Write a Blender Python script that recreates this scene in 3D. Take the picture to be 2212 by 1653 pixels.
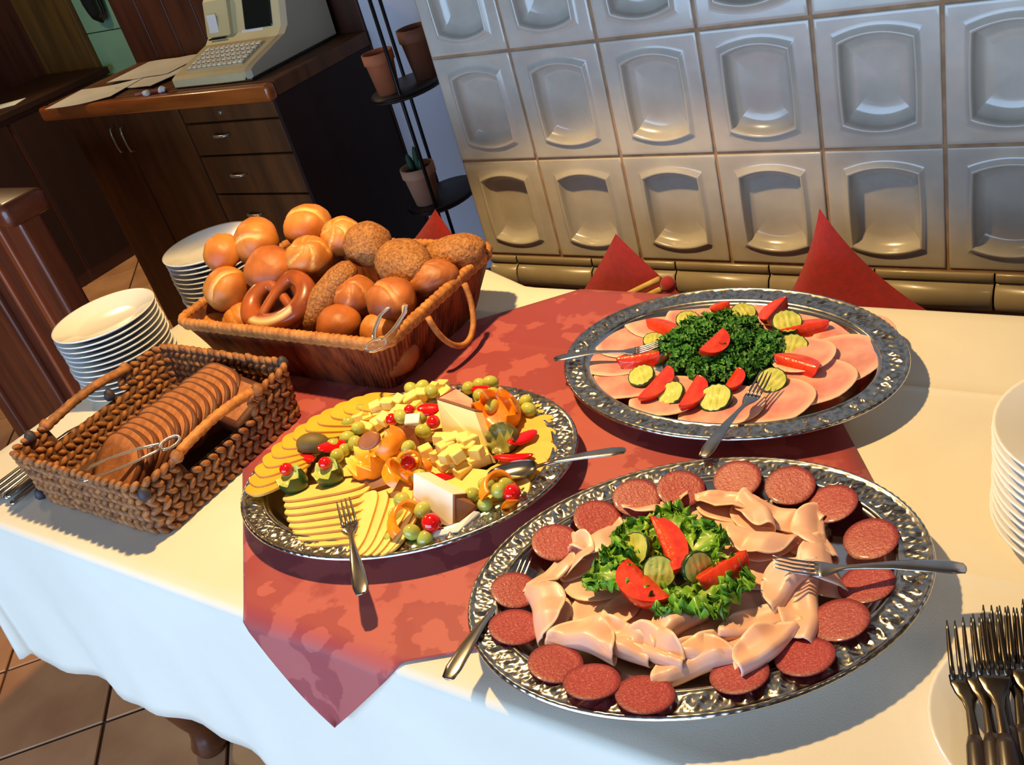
import bpy, bmesh, math, random
from mathutils import Vector, Matrix, noise
random.seed(7)
for o in list(bpy.data.objects): bpy.data.objects.remove(o)
scene = bpy.context.scene
COL = scene.collection
PI = math.pi
# ------------------------------------------------------------------ camera
YAW, PITCH, ROLL, FPX = -0.72094, 0.54270, -0.298996, 2083.9
CAM = Vector((0, 0, 1.55))
fwd = Vector((math.sin(YAW)*math.cos(PITCH), math.cos(YAW)*math.cos(PITCH), -math.sin(PITCH)))
r0 = Vector((math.cos(YAW), -math.sin(YAW), 0)); u0 = r0.cross(fwd)
RT = math.cos(ROLL)*r0 + math.sin(ROLL)*u0
UP = -math.sin(ROLL)*r0 + math.cos(ROLL)*u0
cd = bpy.data.cameras.new('camera'); cam = bpy.data.objects.new('camera', cd); COL.objects.link(cam)
cam.matrix_world = Matrix(((RT.x, UP.x, -fwd.x, CAM.x), (RT.y, UP.y, -fwd.y, CAM.y), (RT.z, UP.z, -fwd.z, CAM.z), (0, 0, 0, 1)))
cd.sensor_fit = 'HORIZONTAL'; cd.sensor_width = 36; cd.lens = 36*FPX/2212; cd.clip_start = .02
scene.camera = cam
# ------------------------------------------------------------------ world, lights, exposure
w = bpy.data.worlds.new('world'); scene.world = w; w.use_nodes = True
w.node_tree.nodes['Background'].inputs[0].default_value = (.55, .62, .75, 1)
w.node_tree.nodes['Background'].inputs[1].default_value = .05
def light(name, kind, loc, aim, energy, color, **k):
    l = bpy.data.lights.new(name, kind); l.energy = energy; l.color = color
    for a, b in k.items(): setattr(l, a, b)
    o = bpy.data.objects.new(name, l); COL.objects.link(o); o.location = loc
    o.rotation_euler = (Vector(aim)-Vector(loc)).to_track_quat('-Z', 'Y').to_euler(); return o
light('pendant_light', 'SPOT', (-1.0, .93, 2.0), (-.93, .75, .75), 112, (1, .66, .27), spot_size=math.radians(85), spot_blend=.14, shadow_soft_size=.03)
light('window_daylight', 'AREA', (-.9, -2.12, .95), (-.9, 2, .95), 152, (.45, .68, 1), shape='RECTANGLE', size=3.8, size_y=1.7)
light('bar_lamp', 'POINT', (-3.75, 1.70, 2.2), (-3.75, 1.7, 0), 40, (1, .72, .36), shadow_soft_size=.10)
light('floor_fill', 'SPOT', (-4.05, 2.15, 2.5), (-4.05, 2.2, 0), 90, (1, .78, .42), spot_size=math.radians(50), spot_blend=.5, shadow_soft_size=.08)  # added spot to brighten the floor behind the counter, no known lamp there
light('ceiling_lamp', 'POINT', (1.2, .2, 2.4), (1.2, .2, 0), 8, (1, .80, .55), shadow_soft_size=.12)
vs = scene.view_settings
vs.view_transform = 'Standard'; vs.look = 'None'; vs.exposure = 0.0; vs.gamma = 1; vs.use_curve_mapping = False

# ------------------------------------------------------------------ helpers
def at(px, py, z):
    d = fwd + RT*((px-1106)/FPX) + UP*((826.5-py)/FPX)
    return CAM + d*((z-CAM.z)/d.z)
def atY(px, py, Y):
    d = fwd + RT*((px-1106)/FPX) + UP*((826.5-py)/FPX)
    return CAM + d*(Y/d.y)
def lin(c):
    return tuple(((v/255)/12.92 if v/255 <= .04045 else ((v/255+.055)/1.055)**2.4) for v in c[:3]) + (1,)
MATS = {}
def mat(name, col, rough=.5, metal=0, col2=None, scale=8, bump=0, bscale=60, vary=0, coat=0, trans=0, spec=.5, attr=None, detail=4, stretch=None, lo=.35, hi=.65, sheen=0, sss=0):
    m = bpy.data.materials.new(name); m.use_nodes = True; nt = m.node_tree; N = nt.nodes; L = nt.links
    b = N['Principled BSDF']; b.inputs['Base Color'].default_value = lin(col)
    b.inputs['Roughness'].default_value = rough; b.inputs['Metallic'].default_value = metal
    b.inputs['Coat Weight'].default_value = coat; b.inputs['Coat Roughness'].default_value = .08
    b.inputs['Transmission Weight'].default_value = trans; b.inputs['Specular IOR Level'].default_value = spec
    if sheen: b.inputs['Sheen Weight'].default_value = sheen
    if sss:
        b.inputs['Subsurface Weight'].default_value = sss; b.inputs['Subsurface Radius'].default_value = (.01, .004, .002); b.inputs['Subsurface Scale'].default_value = .6
    tc = N.new('ShaderNodeTexCoord'); src = tc.outputs['Object']
    if stretch:
        mp = N.new('ShaderNodeMapping'); mp.inputs['Scale'].default_value = stretch; L.new(src, mp.inputs[0]); src = mp.outputs[0]
    out = None
    if col2:
        nz = N.new('ShaderNodeTexNoise'); nz.inputs['Scale'].default_value = scale; nz.inputs['Detail'].default_value = detail; L.new(src, nz.inputs['Vector'])
        rp = N.new('ShaderNodeValToRGB'); rp.color_ramp.elements[0].position = lo; rp.color_ramp.elements[1].position = hi
        rp.color_ramp.elements[0].color = lin(col); rp.color_ramp.elements[1].color = lin(col2)
        L.new(nz.outputs[0], rp.inputs[0]); out = rp.outputs[0]
    if attr:
        a = N.new('ShaderNodeAttribute'); a.attribute_name = 'mask'; mx = N.new('ShaderNodeMix'); mx.data_type = 'RGBA'
        L.new(a.outputs['Fac'], mx.inputs[0]); mx.inputs[7].default_value = lin(attr)
        if out: L.new(out, mx.inputs[6])
        else: mx.inputs[6].default_value = lin(col)
        out = mx.outputs[2]
    if vary:
        oi = N.new('ShaderNodeObjectInfo'); mr = N.new('ShaderNodeMapRange'); mr.inputs[3].default_value = 1-vary; mr.inputs[4].default_value = 1+vary*.6
        L.new(oi.outputs['Random'], mr.inputs[0]); hs = N.new('ShaderNodeHueSaturation'); L.new(mr.outputs[0], hs.inputs['Value'])
        if out: L.new(out, hs.inputs['Color'])
        else: hs.inputs['Color'].default_value = lin(col)
        out = hs.outputs[0]
    if out: L.new(out, b.inputs['Base Color'])
    if bump:
        nb = N.new('ShaderNodeTexNoise'); nb.inputs['Scale'].default_value = bscale; nb.inputs['Detail'].default_value = 3; L.new(src, nb.inputs['Vector'])
        bp = N.new('ShaderNodeBump'); bp.inputs['Strength'].default_value = bump; bp.inputs['Distance'].default_value = .004
        L.new(nb.outputs[0], bp.inputs['Height']); L.new(bp.outputs[0], b.inputs['Normal'])
    MATS[name] = m; return m
def mesh(name, verts, faces, mats, parent=None, smooth=True, loc=None, rot=None, mi=None, mask=None):
    me = bpy.data.meshes.new(name); me.from_pydata([tuple(v) for v in verts], [], faces)
    for m in (mats if isinstance(mats, (list, tuple)) else [mats]): me.materials.append(MATS[m] if isinstance(m, str) else m)
    if mi: me.polygons.foreach_set('material_index', mi)
    if smooth: me.polygons.foreach_set('use_smooth', [True]*len(me.polygons))
    if mask:
        at_ = me.attributes.new('mask', 'FLOAT', 'POINT'); at_.data.foreach_set('value', mask)
    me.update()
    o = bpy.data.objects.new(name, me); COL.objects.link(o)
    if parent: o.parent = parent
    if loc is not None: o.location = loc
    if rot is not None: o.rotation_euler = rot
    return o
def inst(src, parent=None, loc=None, rot=None, scale=None):
    o = src.copy(); COL.objects.link(o); o.parent = parent
    for k in list(o.keys()): del o[k]
    if loc is not None: o.location = loc
    if rot is not None: o.rotation_euler = rot
    if scale is not None: o.scale = scale
    return o
def tag(o, label, cat, group=None):
    o['label'] = label; o['category'] = cat
    if group: o['group'] = group
    return o
def thing(name, label, cat, loc=(0, 0, 0), rot=(0, 0, 0), group=None):
    o = bpy.data.objects.new(name, None); COL.objects.link(o); o.empty_display_size = .05
    o.location = loc; o.rotation_euler = rot; return tag(o, label, cat, group)
def struct(o): o['kind'] = 'structure'; return o
def J(*parts):
    V, F = [], []
    for v, f in parts:
        n = len(V); V += [Vector(p) for p in v]; F += [tuple(i+n for i in q) for q in f]
    return V, F
def xf(vf, M): return [M @ Vector(v) for v in vf[0]], vf[1]
def box(x0, x1, y0, y1, z0, z1, bev=0, seg=2):
    bm = bmesh.new(); bmesh.ops.create_cube(bm, size=1)
    for v in bm.verts: v.co = Vector((x0+(v.co.x+.5)*(x1-x0), y0+(v.co.y+.5)*(y1-y0), z0+(v.co.z+.5)*(z1-z0)))
    if bev: bmesh.ops.bevel(bm, geom=bm.edges[:], offset=bev, segments=seg, affect='EDGES', profile=.5)
    bm.verts.ensure_lookup_table(); bm.verts.index_update()
    r = ([v.co.copy() for v in bm.verts], [tuple(v.index for v in f.verts) for f in bm.faces]); bm.free(); return r
def loft(rings, closed=True, cap0=False, cap1=False):
    n = len(rings[0]); V = [Vector(p) for r in rings for p in r]; F = []
    for i in range(len(rings)-1):
        for j in range(n if closed else n-1):
            k = (j+1) % n; F.append((i*n+j, i*n+k, (i+1)*n+k, (i+1)*n+j))
    if cap0: F.append(tuple(range(n-1, -1, -1)))
    if cap1: F.append(tuple((len(rings)-1)*n+j for j in range(n)))
    return V, F
def lathe(prof, n=24, sx=1, sy=1, cap0=False, cap1=False):
    return loft([[(r*sx*math.cos(2*PI*j/n), r*sy*math.sin(2*PI*j/n), z) for j in range(n)] for r, z in prof], True, cap0, cap1)
def tube(pts, rad, n=8, caps=True, flat=1.0, closed=False):
    pts = [Vector(p) for p in pts]; rings = []; up = Vector((0, 0, 1)); m = len(pts); pn = None
    for i, p in enumerate(pts):
        a = pts[(i-1) % m] if closed else pts[max(i-1, 0)]; b = pts[(i+1) % m] if closed else pts[min(i+1, m-1)]
        t = (b-a).normalized()
        if pn is None:
            s = up if abs(t.z) < .95 else Vector((1, 0, 0)); nn = (s - t*s.dot(t)).normalized()
        else: nn = (pn - t*pn.dot(t)).normalized()
        pn = nn; bb = t.cross(nn); r = rad[i] if isinstance(rad, (list, tuple)) else rad
        rings.append([p + nn*math.sin(2*PI*k/n)*r*flat + bb*math.cos(2*PI*k/n)*r for k in range(n)])
    if closed: rings.append(rings[0]); caps = False
    return loft(rings, True, caps, caps)
def ball(rx, ry, rz, nu=16, nv=10, f=None):
    V = [(0, 0, -rz)]; F = []
    for i in range(1, nv):
        t = -PI/2+PI*i/nv
        for j in range(nu):
            p = 2*PI*j/nu; V.append((rx*math.cos(t)*math.cos(p), ry*math.cos(t)*math.sin(p), rz*math.sin(t)))
    V.append((0, 0, rz))
    for j in range(nu): F.append((0, 1+(j+1) % nu, 1+j))
    for i in range(nv-2):
        for j in range(nu):
            a = 1+i*nu+j; b = 1+i*nu+(j+1) % nu; F.append((a, b, b+nu, a+nu))
    t = len(V)-1
    for j in range(nu): F.append((t, t-nu+j, t-nu+(j+1) % nu))
    V = [Vector(v) for v in V]
    if f: V = [f(v) for v in V]
    return V, F
def disc(R, h, n=28, rings=5, f=None, ry=None):
    ry = ry or R; prof = [(R*k/rings, h) for k in range(1, rings+1)]
    V = [Vector((0, 0, h))]; F = []
    prof = [(R*k/rings*.985, h) for k in range(1, rings+1)]
    allr = prof + [(R, h*.85), (R*1.0, h*.15), (R*.985, 0), (R*.5, 0)]
    for r, z in allr:
        for j in range(n): V.append(Vector((r*math.cos(2*PI*j/n), r*ry/R*math.sin(2*PI*j/n), z)))
    for j in range(n): F.append((0, 1+j, 1+(j+1) % n))
    for i in range(len(allr)-1):
        for j in range(n):
            a = 1+i*n+j; b = 1+i*n+(j+1) % n; F.append((a, a+n, b+n, b))
    F.append(tuple(1+(len(allr)-1)*n+j for j in range(n-1, -1, -1)))
    if f: V = [f(v) for v in V]
    return V, F
ORD = ['first', 'second', 'third', 'fourth', 'fifth', 'sixth', 'seventh', 'eighth', 'ninth', 'tenth', 'eleventh', 'twelfth', 'thirteenth', 'fourteenth', 'fifteenth', 'sixteenth', 'seventeenth', 'eighteenth', 'nineteenth', 'twentieth']
def nz(p, s, seed=0): return noise.noise(Vector(p)*s + Vector((seed*7.3, seed*3.1, seed)))
def frame_rot(xdir, updir=(0, 0, 1)):
    x = Vector(xdir).normalized(); u = Vector(updir); y = u.cross(x).normalized(); z = x.cross(y)
    return Matrix(((x.x, y.x, z.x), (x.y, y.y, z.y), (x.z, y.z, z.z))).to_euler()
def shiftmesh(vf, d): return [Vector(v)+Vector(d) for v in vf[0]], vf[1]

# ------------------------------------------------------------------ materials
mat('floor_tile', (206, 152, 108), .34, col2=(180, 126, 88), scale=5, vary=.12, bump=.05, bscale=30)
mat('floor_grout', (86, 60, 44), .8)
mat('white_plaster', (196, 192, 200), .85, bump=.08, bscale=40)
mat('ceiling_paint', (120, 104, 88), .9)
mat('room_paint', (110, 92, 76), .9)
mat('dark_wood', (46, 24, 14), .6, spec=.3, col2=(40, 20, 12), scale=6, stretch=(3, 3, .5), bump=.05)
mat('panel_wood', (78, 40, 22), .45, col2=(56, 27, 15), scale=5, stretch=(4, 4, .4))
mat('olive_wood', (96, 70, 26), .5, col2=(72, 52, 20), scale=5, stretch=(4, 4, .4))
mat('cabinet_wood', (104, 62, 28), .5, spec=.35, col2=(80, 47, 21), scale=6, stretch=(4, 4, .5), bump=.04)
mat('edge_wood', (176, 92, 34), .28, col2=(140, 70, 24), scale=8, stretch=(.6, 4, 4), coat=.3)
mat('bench_wood', (120, 54, 28), .35, col2=(88, 38, 20), scale=6, stretch=(4, 4, .5), coat=.25)
mat('bench_stripe', (170, 78, 36), .35, col2=(140, 62, 28), scale=6, stretch=(4, 4, .5), coat=.25)
mat('leg_wood', (112, 60, 30), .3, col2=(82, 42, 22), scale=8, stretch=(3, 3, .6), coat=.3)
mat('green_tile', (128, 172, 140), .3, col2=(116, 158, 130), scale=3)
mat('brass_dull', (190, 184, 170), .3, metal=.8)
mat('stove_tile', (176, 170, 158), .24, col2=(160, 154, 144), scale=14, coat=.55, bump=.06, bscale=22, vary=.04, lo=.3, hi=.7)
mat('stove_grout', (158, 124, 92), .85, col2=(134, 102, 74), scale=30)
mat('stove_base', (150, 138, 112), .34, col2=(134, 122, 98), scale=10, coat=.25)
mat('black_iron', (20, 18, 18), .4, metal=.5)
mat('shelf_dark', (44, 34, 32), .5)
mat('terracotta', (186, 106, 66), .8, col2=(164, 88, 54), scale=12)
mat('terracotta_pale', (206, 160, 132), .8, col2=(190, 138, 108), scale=10)
mat('brown_pot', (120, 66, 40), .7, col2=(96, 52, 32), scale=10)
mat('soil', (48, 34, 24), .95, bump=.5, bscale=90)
mat('cactus', (52, 92, 66), .6, col2=(38, 72, 50), scale=30, bump=.2)
mat('beige_plastic', (206, 192, 148), .45, col2=(192, 176, 130), scale=4)
mat('beige_side', (168, 156, 132), .5)
mat('key_plastic', (226, 216, 186), .4, vary=.12)
mat('dark_screen', (26, 30, 26), .12, coat=.5)
mat('paper', (222, 220, 216), .8, col2=(206, 206, 206), scale=6)
mat('red_fabric', (150, 22, 24), .85, col2=(136, 20, 24), scale=90, bump=.15, bscale=400, sheen=.25)
mat('beige_cord', (196, 166, 96), .7, col2=(170, 136, 70), scale=40)
mat('white_china', (232, 230, 226), .14, coat=.4)
mat('steel', (196, 196, 198), .20, metal=1, col2=(170, 164, 156), scale=20)
mat('silver', (214, 214, 216), .15, metal=1, col2=(200, 200, 204), scale=16, bump=.04, bscale=60)
mat('silver_relief', (206, 202, 194), .22, metal=1, col2=(112, 112, 116), scale=120, lo=.4, hi=.75)
mat('dark_handle', (48, 36, 30), .35, coat=.2)
mat('wicker_small', (168, 108, 54), .6, col2=(112, 66, 32), scale=60, bump=.35, bscale=160)
mat('wicker_lining', (84, 48, 24), .8)
mat('wicker_big', (142, 72, 34), .5, col2=(74, 32, 16), scale=50, stretch=(1, 1, .15), bump=.3, bscale=200)
mat('wicker_rim', (196, 130, 62), .6, col2=(160, 98, 44), scale=60, bump=.3, bscale=200)
mat('wicker_knot', (52, 44, 48), .6)
mat('roll_crust', (206, 132, 52), .48, col2=(166, 86, 28), scale=10, attr=(244, 208, 128), vary=.14, bump=.3, bscale=45)
mat('roll_brown', (186, 104, 42), .5, col2=(128, 62, 26), scale=11, attr=(222, 160, 92), vary=.14, bump=.3, bscale=45)
mat('roll_grain', (172, 112, 50), .7, col2=(118, 68, 28), scale=240, attr=(190, 140, 76), vary=.10, bump=.7, bscale=170, detail=2)
mat('pretzel_crust', (168, 84, 34), .34, col2=(120, 52, 22), scale=14, attr=(240, 206, 150), coat=.4)
mat('rye_crumb', (176, 112, 68), .75, col2=(150, 92, 54), scale=60, bump=.25, bscale=200, vary=.08)
mat('rye_crust', (104, 54, 26), .6, col2=(82, 40, 20), scale=30, bump=.2)
mat('clear_plastic', (246, 240, 228), .05, trans=.92, spec=.6)
mat('ham_pink', (230, 172, 156), .40, col2=(208, 130, 124), scale=24, attr=(238, 196, 174), vary=.05, coat=.12, bump=.05, bscale=80, sss=.15)
mat('turkey_pink', (236, 192, 172), .42, col2=(226, 172, 152), scale=16, attr=(244, 208, 186), vary=.05, coat=.1, sss=.15)
mat('salami', (154, 50, 54), .45, col2=(190, 100, 96), scale=520, attr=(118, 28, 34), vary=.06, coat=.15, bump=.2, bscale=300, lo=.5, hi=.72, detail=1)
mat('tomato_skin', (206, 34, 18), .16, col2=(184, 24, 14), scale=20, coat=.4)
mat('tomato_flesh', (226, 72, 34), .25, col2=(208, 44, 24), scale=60, coat=.3, bump=.3, bscale=120)
mat('cucumber_flesh', (214, 208, 110), .35, col2=(178, 184, 80), scale=70, coat=.2)
mat('cucumber_skin', (44, 78, 30), .35, col2=(32, 58, 24), scale=40, coat=.2)
mat('parsley', (62, 128, 34), .5, col2=(34, 88, 20), scale=60, vary=.15)
mat('lettuce', (138, 186, 50), .42, col2=(92, 152, 34), scale=30, attr=(200, 214, 130), vary=.10, coat=.1)
mat('gouda', (250, 220, 132), .42, col2=(244, 208, 112), scale=16, vary=.04, sss=.1)
mat('gouda_deep', (240, 184, 62), .42, col2=(232, 172, 48), scale=12, vary=.05)
mat('cheese_cube', (250, 228, 142), .45, col2=(244, 212, 116), scale=30, vary=.07)
mat('pale_cheese', (236, 222, 158), .45, col2=(228, 210, 140), scale=12)
mat('white_cheese', (240, 232, 214), .45, col2=(232, 220, 196), scale=12)
mat('cheese_rind', (146, 92, 62), .6, col2=(122, 76, 48), scale=20)
mat('red_rind', (140, 24, 34), .35, coat=.3)
mat('feta', (250, 250, 250), .5)
mat('orange_rind', (250, 146, 20), .36, col2=(240, 126, 10), scale=60, bump=.15, bscale=250, coat=.15)
mat('orange_flesh', (250, 160, 24), .25, col2=(244, 126, 12), scale=50, coat=.3, attr=(252, 216, 90))
mat('grape', (190, 192, 88), .2, col2=(166, 172, 70), scale=20, coat=.3, vary=.12, sss=.2)
mat('orange_bright', (250, 132, 8), .3, col2=(246, 118, 4), scale=40, coat=.25, attr=(252, 140, 10))
mat('cherry', (206, 14, 18), .14, coat=.5, vary=.06)
mat('kiwi_skin', (112, 92, 40), .6, col2=(90, 78, 34), scale=40)
mat('kiwi_flesh', (164, 158, 68), .35, col2=(120, 108, 40), scale=40)
mat('physalis', (170, 98, 44), .4, col2=(140, 76, 34), scale=30)
mat('cup_flesh', (196, 206, 122), .35, col2=(170, 188, 92), scale=40, coat=.2)
mat('oven_brown', (70, 34, 18), .5)
# linen tablecloth
mat('linen', (228, 222, 206), .8, bump=.06, bscale=500, col2=(222, 215, 198), scale=4, sheen=.1)
# damask runner: woven floral figure, two close tones
def damask():
    m = mat('damask', (196, 74, 58), .6, sheen=.15); nt = m.node_tree; N = nt.nodes; L = nt.links; b = N['Principled BSDF']
    tc = N.new('ShaderNodeTexCoord'); n1 = N.new('ShaderNodeTexNoise'); n1.inputs['Scale'].default_value = 22; n1.inputs['Detail'].default_value = 4
    L.new(tc.outputs['Object'], n1.inputs['Vector'])
    ma = N.new('ShaderNodeVectorMath'); ma.operation = 'SCALE'; ma.inputs['Scale'].default_value = .10; L.new(n1.outputs['Color'], ma.inputs[0])
    ad = N.new('ShaderNodeVectorMath'); ad.operation = 'ADD'; L.new(tc.outputs['Object'], ad.inputs[0]); L.new(ma.outputs[0], ad.inputs[1])
    vo = N.new('ShaderNodeTexVoronoi'); vo.inputs['Scale'].default_value = 11; vo.feature = 'SMOOTH_F1'; L.new(ad.outputs[0], vo.inputs['Vector'])
    wv = N.new('ShaderNodeMath'); wv.operation = 'MULTIPLY'; wv.inputs[1].default_value = 13; L.new(vo.outputs['Distance'], wv.inputs[0])
    sn = N.new('ShaderNodeMath'); sn.operation = 'SINE'; L.new(wv.outputs[0], sn.inputs[0])
    rp = N.new('ShaderNodeValToRGB'); rp.color_ramp.elements[0].position = .42; rp.color_ramp.elements[1].position = .58
    rp.color_ramp.elements[0].color = lin((152, 58, 61)); rp.color_ramp.elements[1].color = lin((174, 82, 78))
    mr = N.new('ShaderNodeMapRange'); mr.inputs[1].default_value = -1; L.new(sn.outputs[0], mr.inputs[0])
    L.new(mr.outputs[0], rp.inputs[0]); L.new(rp.outputs[0], b.inputs['Base Color'])
damask()

# ------------------------------------------------------------------ room shell
TZ = .75                                    # table top height
fl = mesh('floor', *box(-6.5, 3, -2.2, 3.4, -.1, -.006), 'floor_grout', smooth=False); struct(fl)
pitch = .3055; u_off = -1.3244; v_off = 2.0336; s2 = math.sqrt(.5)
tsrc = None; far = []
for i in range(-16, 18):
    for j in range(-16, 18):
        uc = u_off+(i+.5)*pitch; vc = v_off+(j+.5)*pitch
        x = (uc-vc)*s2; y = (uc+vc)*s2
        if not (-6.3 < x < 2.8 and -2.0 < y < 3.1): continue
        if -5.2 < x < -.9 and -.1 < y < 2.9:
            if tsrc is None:
                tsrc = mesh('floor_tile', *box(-.149, .149, -.149, .149, -.006, 0, .002, 1), 'floor_tile', fl, False, (x, y, 0), (0, 0, PI/4))
            else:
                o = inst(tsrc, fl, (x, y, random.uniform(-.0006, .0006)), (0, 0, PI/4))
        else:
            far.append(xf(box(-.149, .149, -.149, .149, -.006, 0), Matrix.Translation((x, y, 0)) @ Matrix.Rotation(PI/4, 4, 'Z')))
o = mesh('floor_tile_field', *J(*far), 'floor_tile', fl, False); o['kind'] = 'stuff'
struct(mesh('wall_back', *box(-2.23, 3, 2.372, 2.5, 0, 2.6), 'white_plaster', smooth=False))
struct(mesh('wall_right', *box(3, 3.1, -2.2, 3.4, 0, 2.6), 'room_paint', smooth=False))
struct(mesh('wall_left', *box(-6.6, -6.5, -2.2, 3.4, 0, 2.6), 'oven_brown', smooth=False))
struct(mesh('ceiling', *box(-6.5, 3, -2.2, 3.4, 2.6, 2.7), 'ceiling_paint', smooth=False))
struct(mesh('wall_front', *J(box(-6.5, -2.8, -2.3, -2.2, 0, 2.6), box(1.0, 3, -2.3, -2.2, 0, 2.6), box(-2.8, 1.0, -2.3, -2.2, 1.82, 2.6), box(-2.8, 1.0, -2.3, -2.2, 0, .1)), 'room_paint', smooth=False))
wf = struct(thing('window_1', 'wide white framed window', 'window')); del wf['label']; del wf['category']
for x in (-2.8, -1.53, -.27, .96): mesh('window_frame', *box(x, x+.05, -2.25, -2.19, .1, 1.82), 'white_china', wf, False)
# dark wooden wall behind the counter, boards as parts
wb = mesh('wall_bar', *box(-3.45, -2.232, 2.372, 2.5, 0, 2.6), 'dark_wood', smooth=False); struct(wb)
for k in range(8):
    x0 = -3.45+k*.1525
    mesh('wall_board', *box(x0+.002, x0+.1505, 2.362, 2.373, 0, 2.6, .002, 1), 'panel_wood', wb, False)
wr = mesh('wall_rear', *box(-6.5, -3.40, 3.0, 3.1, 0, 2.6), 'dark_wood', smooth=False); struct(wr)
mesh('door_panel', *box(-5.95, -5.08, 2.96, 3.0, 0, 2.1, .006), 'panel_wood', wr, False)
mesh('wood_pilaster', *box(-5.06, -4.60, 2.93, 3.0, 0, 2.5, .006), 'olive_wood', wr, False)
for k in range(9):
    mesh('green_tile', *box(-4.595, -4.262, 2.955, 3.0, .02+k*.252, .02+k*.252+.248, .003, 1), 'green_tile', wr, False)
mesh('wood_pilaster', *box(-4.25, -3.42, 2.93, 3.0, 0, 2.5, .006), 'panel_wood', wr, False)
hp = atY(208, 12, 2.93)
tag(mesh('hanging_cloth', *xf(ball(.07, .02, .13, 14, 10, lambda v: v*(1+.25*nz(v, 14, 3))), Matrix.Translation((hp.x, 2.91, hp.z+.06))), 'dark_screen'), 'dark cloth hanging against the green tiled strip', 'cloth')

# ------------------------------------------------------------------ tiled stove
SX, SY, SZ = -1.352, 1.609, .644; TW, TH = .2, .2299
st = thing('tiled_stove', 'large grey glazed tile stove with rows of recessed panels', 'stove', (SX, SY, 0))
mesh('stove_core', *box(.0, 1.6, .010, .6, .0, 2.2), 'stove_grout', st, False)
def tile_mesh():
    N = 72; hw, hh = TW/2-.003, TH/2-.003; rw, rh, arc = .056, .066, .013
    def rect(w_, h_, a):
        c, s = math.cos(a), math.sin(a); k = min(w_/abs(c) if abs(c) > 1e-6 else 9, h_/abs(s) if abs(s) > 1e-6 else 9); return c*k, s*k
    # angle samples denser at the corners
    ca = [math.atan2(sz*b_, sx*a_) % (2*PI) for a_, b_ in ((hw, hh), (rw, rh)) for sx in (1, -1) for sz in (1, -1)]
    angs = sorted([2*PI*i/N+.0001 for i in range(N)]+ca)
    def out(k):
        r = []
        for a in angs:
            x, z = rect(rw*k, rh*k, a)
            cz = abs(z)/(rh*k)
            if cz > .985: z += math.copysign(arc*(1-(x/(rw*k))**2), z)
            else: x *= 1+.03*(1-cz*cz)
            r.append((x, z))
        return r
    L = []
    for d, y in ((0, .0105), (0, -.0125), (.0008, -.0136), (.002, -.014), (.006, -.014)): L.append([(rect(hw-d, hh-d, a)[0], y, rect(hw-d, hh-d, a)[1]) for a in angs])
    for k, y in ((1.30, -.014), (1.24, -.0140), (1.15, -.0146), (1.085, -.0205), (1.04, -.021), (1.005, -.018), (.985, -.010), (.93, -.003), (.78, .003), (.72, .0045), (.45, .0055), (.02, .006)):
        L.append([(x, y, z) for x, z in out(k)])
    return loft(L, True, False, True)
tsrc = None
for r in range(5):
    for c in range(8):
        lc = (c*TW+TW/2, 0, SZ+r*TH+TH/2)
        if tsrc is None: tsrc = mesh('stove_tile', *tile_mesh(), 'stove_tile', st, True, lc)
        else:
            o = inst(tsrc, st, (lc[0], random.uniform(-.001, .001), lc[2]))
gr = []
for r in range(6): gr.append(box(0, 1.6, -.0105, .012, SZ+r*TH-.0045, SZ+r*TH+.0045))
for c in range(9): gr.append(box(max(0, c*TW-.0045), c*TW+.0045, -.0104, .012, SZ-.0045, SZ+5*TH))
mesh('grout', *J(*gr), 'stove_grout', st, False)
prof = [(.010, .6395), (-.014, .6395), (-.016, .637), (-.016, .625), (-.012, .622), (-.008, .620), (-.014, .618), (-.026, .612), (-.032, .600), (-.032, .585), (-.026, .573), (-.016, .567), (.010, .567)]
msrc = None
for k in range(-1, 8):
    x0 = .075+k*.2; xa = max(x0+.0015, 0); xb = min(x0+.1985, 1.6)
    ring = [[(x, y, z) for y, z in prof] for x in (xa, xa+.003, xb-.003, xb)]
    ring[0] = [(x, y*.8-.001, z) for x, y, z in ring[0]]; ring[3] = [(x, y*.8-.001, z) for x, y, z in ring[3]]
    mesh('base_moulding', *loft(ring, False), 'stove_base', st, True)
mesh('plinth', *box(.02, 1.58, .05, .6, 0, .566), 'oven_brown', st, False)
# side face tiles of the stove towards the plant stand
mesh('stove_side', *box(-.012, .0, .002, .6, .567, 2.2, .004), 'stove_tile', st, False)
# bench in front of the stove
bn = thing('bench', 'dark red wooden bench along the tiled stove behind the table', 'bench', (-.6, 1.44, 0))
mesh('seat', *box(-.95, .95, -.10, .11, .20, .235, .008), 'bench_wood', bn, False)
for x in (-.85, .85): mesh('leg', *box(x-.03, x+.03, -.08, .09, 0, .20, .005), 'bench_wood', bn, False)

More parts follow.
